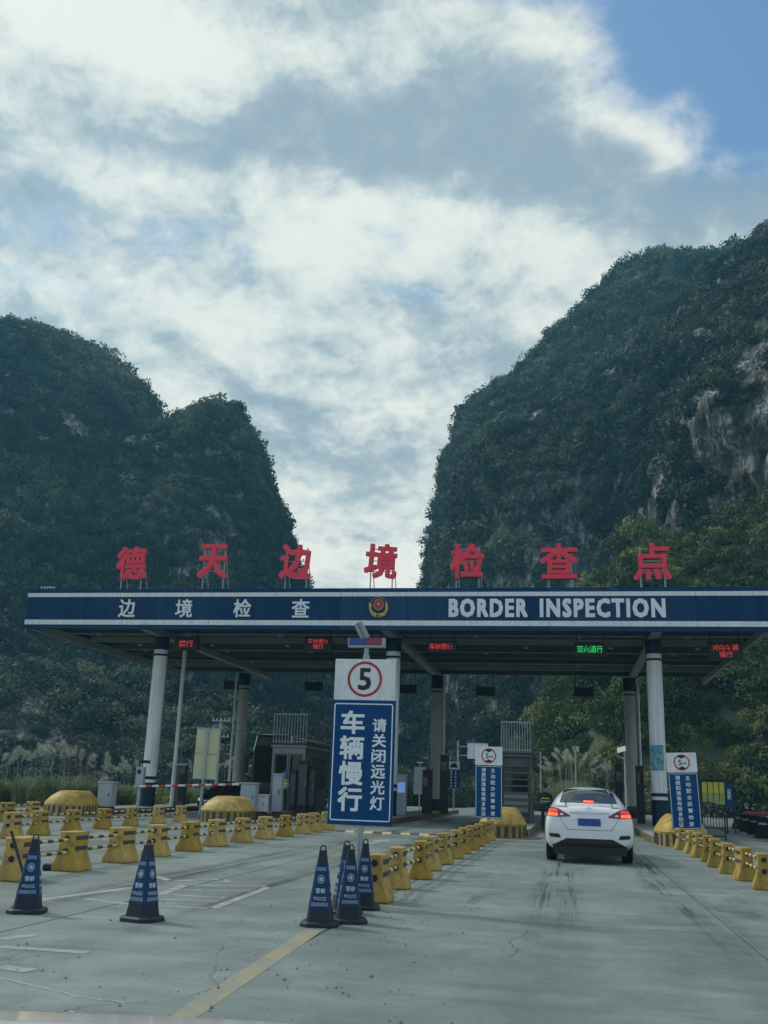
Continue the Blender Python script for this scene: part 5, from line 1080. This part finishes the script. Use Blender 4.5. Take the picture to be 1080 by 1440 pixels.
# the coach behind it
o = empty('coach', (-16.4, 55, 0), 0, 'large black coach facing the camera, half hidden by the pale booth', 'coach')
b = MB(); W2, Hh = 1.25, 4.1; P = [(-W2, .5), (W2, .5), (W2, 2.4), (W2 * .97, 3.2), (W2 * .86, Hh - .12), (W2 * .6, Hh), (-W2 * .6, Hh), (-W2 * .86, Hh - .12), (-W2 * .97, 3.2), (-W2, 2.4)]; b.prism(P, 0, 10.5); b.build('body', K['cardark'], o, bevel=.12, smooth=True, seg=4)
b = MB(); b.box(-1.08, 1.08, -.03, .02, 1.5, 3.5); b.build('windscreen', K['tint'], o, bevel=.02)
b = MB(); b.box(-W2 * .62, W2 * .62, -.04, .5, Hh + .001, Hh + .07); b.build('roof_edge_highlight', K['white'], o, bevel=.03)  # highlight along the coach's roof edge, put in as a white slab
for s in (-1, 1):
    b = MB(); b.cyl((s * 1.1, -.02, 3.1), (s * 1.45, -.35, 2.9), .03, .03, 8); a_ = b.build('mirror_arm', K['trim'], o); b = MB(); b.box(s * 1.45 - .12, s * 1.45 + .12, -.42, -.28, 2.0, 2.85); b.build('mirror', K['trim'], a_, bevel=.04)
    b = MB(); b.box(s * .95 - .2, s * .95 + .2, -.04, .01, .85, 1.05); b.build('headlight', K['chrome'], o, bevel=.02)
    b = MB(); b.cyl((s * W2 * .93, -.02, 3.2), (s * W2 * .8, -.0, Hh - .05), .03, .03, 8); b.build('pillar_trim', K['chrome'], o)
    for y in (2.2, 8.): b = MB(); b.cyl((s * .95, y, .5), (s * 1.22, y, .5), .5, .5, 24); b.build('tyre', K['tyre'], o)
b = MB(); b.box(-1.2, 1.2, -.02, .1, .35, .55); b.build('bumper', K['trim'], o)

# ------------------------------------------------------------------ two officers in high visibility vests
def person(x, y, z, rz, label, cap, top, vest, pose, band='white'):
    o = empty('person', (x, y, z), rz, label, 'person')
    J = {'pel': (0, 0, .93, .14, .10), 'bel': (0, 0, 1.08, .135, .10), 'che': (0, -.01, 1.3, .165, .11), 'nk': (0, 0, 1.47, .055, .055), 'hd': (0, -.015, 1.56, .078, .09), 'tp': (0, -.01, 1.68, .07, .08)}
    E_ = [('pel', 'bel'), ('bel', 'che'), ('che', 'nk'), ('nk', 'hd'), ('hd', 'tp')]
    for s, k in ((-1, 'l'), (1, 'r')):
        J['sh' + k] = (s * .19, 0, 1.40, .062, .062); J['el' + k] = (s * .27, pose[0] * .4, 1.14, .045, .045); J['wr' + k] = (s * (.24 - .12 * pose[1]), -.28 * pose[1] - .02, .93 + .16 * pose[1], .03, .03); J['ha' + k] = (s * (.22 - .14 * pose[1]), -.36 * pose[1] - .03, .85 + .24 * pose[1], .035, .02)
        J['hp' + k] = (s * .1, 0, .88, .095, .095); J['kn' + k] = (s * .11, -.02, .48, .062, .062); J['an' + k] = (s * .12, .01, .09, .042, .042); J['to' + k] = (s * .13, -.15, .04, .04, .03)
        E_ += [('che', 'sh' + k), ('sh' + k, 'el' + k), ('el' + k, 'wr' + k), ('wr' + k, 'ha' + k), ('pel', 'hp' + k), ('hp' + k, 'kn' + k), ('kn' + k, 'an' + k), ('an' + k, 'to' + k)]
    ks = list(J); me = bpy.data.meshes.new('body'); me.from_pydata([J[k][:3] for k in ks], [(ks.index(a), ks.index(b)) for a, b in E_], []); t = bpy.data.objects.new('tmp', me); col.objects.link(t)
    t.modifiers.new('s', 'SKIN'); me.skin_vertices[0].data[0].use_root = True
    for i, k in enumerate(ks): me.skin_vertices[0].data[i].radius = J[k][3:]
    sb = t.modifiers.new('u', 'SUBSURF'); sb.levels = sb.render_levels = 2
    dg = bpy.context.evaluated_depsgraph_get(); bm_ = bpy.data.meshes.new_from_object(t.evaluated_get(dg)); bpy.data.objects.remove(t)
    bm_.materials.clear()
    for m in (K['cloth'], K['skin'], top): bm_.materials.append(m)
    for p in bm_.polygons:
        c = p.center; p.use_smooth = True; far_ = abs(c.x) > .13 or c.y < -.2
        p.material_index = 1 if c.z > 1.47 or (far_ and .8 < c.z < .93 + .16 * pose[1] and (abs(c.x) > .2 or c.y < -.2)) else (2 if c.z > 1.0 else 0)
    bo = bpy.data.objects.new('body', bm_); col.objects.link(bo); bo.parent = o
    # vest follows the trunk
    b = MB(); n = 20; rings = [(1.0, .165, .125), (1.12, .16, .125), (1.28, .185, .135), (1.38, .19, .13), (1.44, .13, .1)]
    vs = [(rx * math.cos(2 * math.pi * i / n), -.005 + ry * math.sin(2 * math.pi * i / n), z_) for z_, rx, ry in rings for i in range(n)]; b.add(vs, [(k * n + i, k * n + (i + 1) % n, (k + 1) * n + (i + 1) % n, (k + 1) * n + i) for k in range(len(rings) - 1) for i in range(n)]); v_ = b.build('vest', vest, o, smooth=True)
    b = MB()
    for z_ in (1.08, 1.2): 
        vs = [((.178) * math.cos(2 * math.pi * i / n), -.005 + .137 * math.sin(2 * math.pi * i / n), zz) for zz in (z_, z_ + .05) for i in range(n)]; b.add(vs, [(i, (i + 1) % n, n + (i + 1) % n, n + i) for i in range(n)])
    b.build('reflective_band', K[band], v_)
    b = MB(); rings = [(1.63, .098, .112), (1.68, .1, .115), (1.73, .085, .1), (1.76, .04, .05)]; vs = [(rx * math.cos(2 * math.pi * i / n), -.012 + ry * math.sin(2 * math.pi * i / n), z_) for z_, rx, ry in rings for i in range(n)]
    b.add(vs, [(k * n + i, k * n + (i + 1) % n, (k + 1) * n + (i + 1) % n, (k + 1) * n + i) for k in range(3) for i in range(n)] + [tuple(range(3 * n, 4 * n))]); b.box(-.07, .07, -.19, -.1, 1.63, 1.645); b.build('cap', cap, o, smooth=True)
    for s in (-1, 1): b = MB(); b.box(s * .032 - .012, s * .032 + .012, -.108, -.095, 1.6, 1.61); b.build('eye', K['ink'], o)
    return o
x = AT(400, 1085, 45.2).x; person(x, 45.2, .235, R(10), 'person in a blue cap and lime vest standing before the pale booth', K['bluecap'], K['bluecap'], K['hi'], (.1, .7))
x = AT(767, 1120, 41).x; person(x, 41, .0, R(-15), 'person in dark clothes with yellow reflective bands left of the white car', K['cloth'], K['cloth'], K['cloth'], (.1, .4), 'hi')

# ------------------------------------------------------------------ pampas grass
def pampas(x, y, h, seed, label, npl=6, nb=200):
    h *= .92
    r = random.Random(seed); o = empty('pampas_grass', (x, y, -.1), r.uniform(0, 6), label, 'pampas grass', 'clumps of plumed grass on the verge')
    b = MB()
    for k in range(nb):
        a = r.uniform(0, 6.28); rr_ = r.uniform(0, .35); ln = h * r.uniform(.55, .95); bend = r.uniform(.2, .7); wd = r.uniform(.01, .02); d = Vector((math.cos(a), math.sin(a), 0)); t_ = Vector((-d.y, d.x, 0)) * wd; p = [d * rr_ + d * (bend * ln * (s_ ** 2)) + Vector((0, 0, ln * (s_ - .35 * s_ ** 3))) for s_ in (0, .35, .7, 1)]
        vs = [q + t_ * k_ * s_ for q, k_ in zip(p, (1, 1, .8, .1)) for s_ in (-1, 1)]; b.add(vs, [(0, 1, 3, 2), (2, 3, 5, 4), (4, 5, 7, 6)])
    b.build('leaves', K['grassm'], o)
    for k in range(npl):
        a = r.uniform(0, 6.28); d = Vector((math.cos(a), math.sin(a), 0)); top = d * r.uniform(.2, .7) + Vector((0, 0, h * r.uniform(.85, 1.08))); b = MB(); b.cyl(d * .05 + top * .5, top, .006, .004, 5); ln = r.uniform(.5, .8); lean_ = (Vector((.55, 0, .6)) + d * .4).normalized()
        for j in range(130):
            s_ = j / 130; c = top + lean_ * ln * s_; w_ = .2 * math.sin(math.pi * min(1, s_ * .9 + .1)) + .015; q = Vector((r.uniform(-1, 1), r.uniform(-1, 1), r.uniform(-.2, .9))).normalized() * w_ * 1.6; t_ = q.cross(lean_).normalized() * .012
            b.add([c - t_, c + t_, c + q + lean_ * .1], [(0, 1, 2)])
        b.build('plume', K['plume'], o)
    return o
for k, (px_, Y, h, s) in enumerate([(2, 52, 2.4, 'at the left edge of the view'), (28, 50, 2.8, 'with wide plumes, second from the left edge'), (52, 54, 2.9, 'in front of the wood left of the crash nose'), (74, 50, 2.9, 'above the left end of the yellow crash nose'), (96, 53, 3.1, 'with the tallest plumes left of the white cabinet'), (116, 55, 2.9, 'between the crash nose and the white cabinet'),
                                 (136, 58, 2.6, 'right behind the white cabinet'), (162, 57, 2.3, 'between the white cabinet and the camera post'), (182, 60, 2.2, 'left of the leftmost round column'), (262, 62, 2.2, 'below the pale sign board'), (292, 66, 2.6, 'right of the pale sign board'), (318, 70, 3., 'at the foot of the utility pole')]):
    pampas(AT(px_, 1110, Y).x, Y, h, k + 3, 'plumed grass clump ' + s)
for k, (px_, Y, h, s) in enumerate([(778, 86, 4.2, 'just right of the thin pale pole'), (792, 84, 4.8, 'above the roof of the white car, left'), (806, 87, 5., 'around the thin grey pole over the white car'), (826, 86, 4.4, 'above the roof of the white car, right'), (850, 90, 4., 'left of the solar street lamp')]):
    pampas(AT(px_, 1100, Y).x, Y, h, k + 40, 'tall plumed grass clump ' + s, 9, 260)

# bare trees on the left and behind the lanes
def bare_tree(px_, pyt, Y, label, lean_=0.):
    t_ = AT(px_, pyt, Y); r = random.Random(int(px_)); o = empty('bare_tree', (t_.x, Y, 0), 0, label, 'tree'); b = MB(); h = t_.z; p = Vector((0, 0, -.2)); P = [p]
    for k in range(6): p = p + Vector((r.uniform(-.15, .15) + lean_ * h / 6, r.uniform(-.15, .15), h / 6)); P.append(p)
    for k in range(6): b.cyl(P[k], P[k + 1], .11 * (1 - k * .13), .11 * (1 - (k + 1) * .13), 8)
    b.build('trunk', K['bark'], o, smooth=True); b = MB()
    for k in range(26):
        i = r.randint(2, 6); a = r.uniform(0, 6.28); s_ = P[min(i, 6)]; e_ = s_ + Vector((math.cos(a), math.sin(a), r.uniform(.5, 1.6))) * r.uniform(.5, 1.5) * (h / 9); b.cyl(s_, e_, .025, .008, 5)
        for m_ in range(3): e2 = e_ + Vector((r.uniform(-.5, .5), r.uniform(-.5, .5), r.uniform(.1, .6))); b.cyl(s_.lerp(e_, .6), e2, .012, .004, 4)
    b.build('twigs', K['bark'], o)
bare_tree(108, 1040, 74, 'thin bare tree with a pale trunk before the dark wood at left'); bare_tree(122, 1060, 80, 'small bare sapling right of the thin bare tree'); bare_tree(638, 1020, 100, 'pale broken tree behind the grey rear column', -.02)

# overhead wires at the left
for k, (ya, yb) in enumerate(((1046, 1050), (1056, 1058))):
    a, c = AT(-60, ya, 70), AT(311, yb - 22, 92); b = MB(); n = 16
    P = [a.lerp(c, i / n) + Vector((0, 0, -1.6 * 4 * (i / n) * (1 - i / n) * .5)) for i in range(n + 1)]
    for i in range(n): b.cyl(P[i], P[i + 1], .009, .009, 5, cap=False)
    tag(b.build('overhead_wire', K['booth']), ('upper' if k == 0 else 'lower') + ' overhead wire sagging toward the utility pole at left', 'wire')
# the bonnet of the car the photograph was taken from
b = MB(); nx = 24; ny = 10; vs = []
ed = [(-140, 1419), (0, 1421), (120, 1425), (250, 1430), (370, 1436), (470, 1445), (620, 1462), (800, 1480)]
for j in range(ny + 1):
    for i in range(nx + 1):
        px_ = -140 + 940 * i / nx; py_ = np.interp(px_, [e_[0] for e_ in ed], [e_[1] for e_ in ed]); q = AT(px_, py_, 2.05); v = j / ny
        vs.append((q.x, 2.05 - v * .95, q.z - .05 * (1 - math.cos(min(1, max(0, .5 - v) * 2) * 1.2)) * 0 + .0 - v * .0))
b.add(vs, [(j * (nx + 1) + i, j * (nx + 1) + i + 1, (j + 1) * (nx + 1) + i + 1, (j + 1) * (nx + 1) + i) for j in range(ny) for i in range(nx)])
front = [vs[i] for i in range(nx + 1)]; b.add(front + [(x, y + .06, z - .12) for x, y, z in front], [(i, i + 1, nx + 2 + i, nx + 1 + i) for i in range(nx)])
o = b.build('car_bonnet', K['carwhite'], smooth=True); tag(o, 'pale edge of a car bonnet at the bottom of the view', 'bonnet'); md = o.modifiers.new('t', 'SOLIDIFY'); md.thickness = .01; md.offset = -1
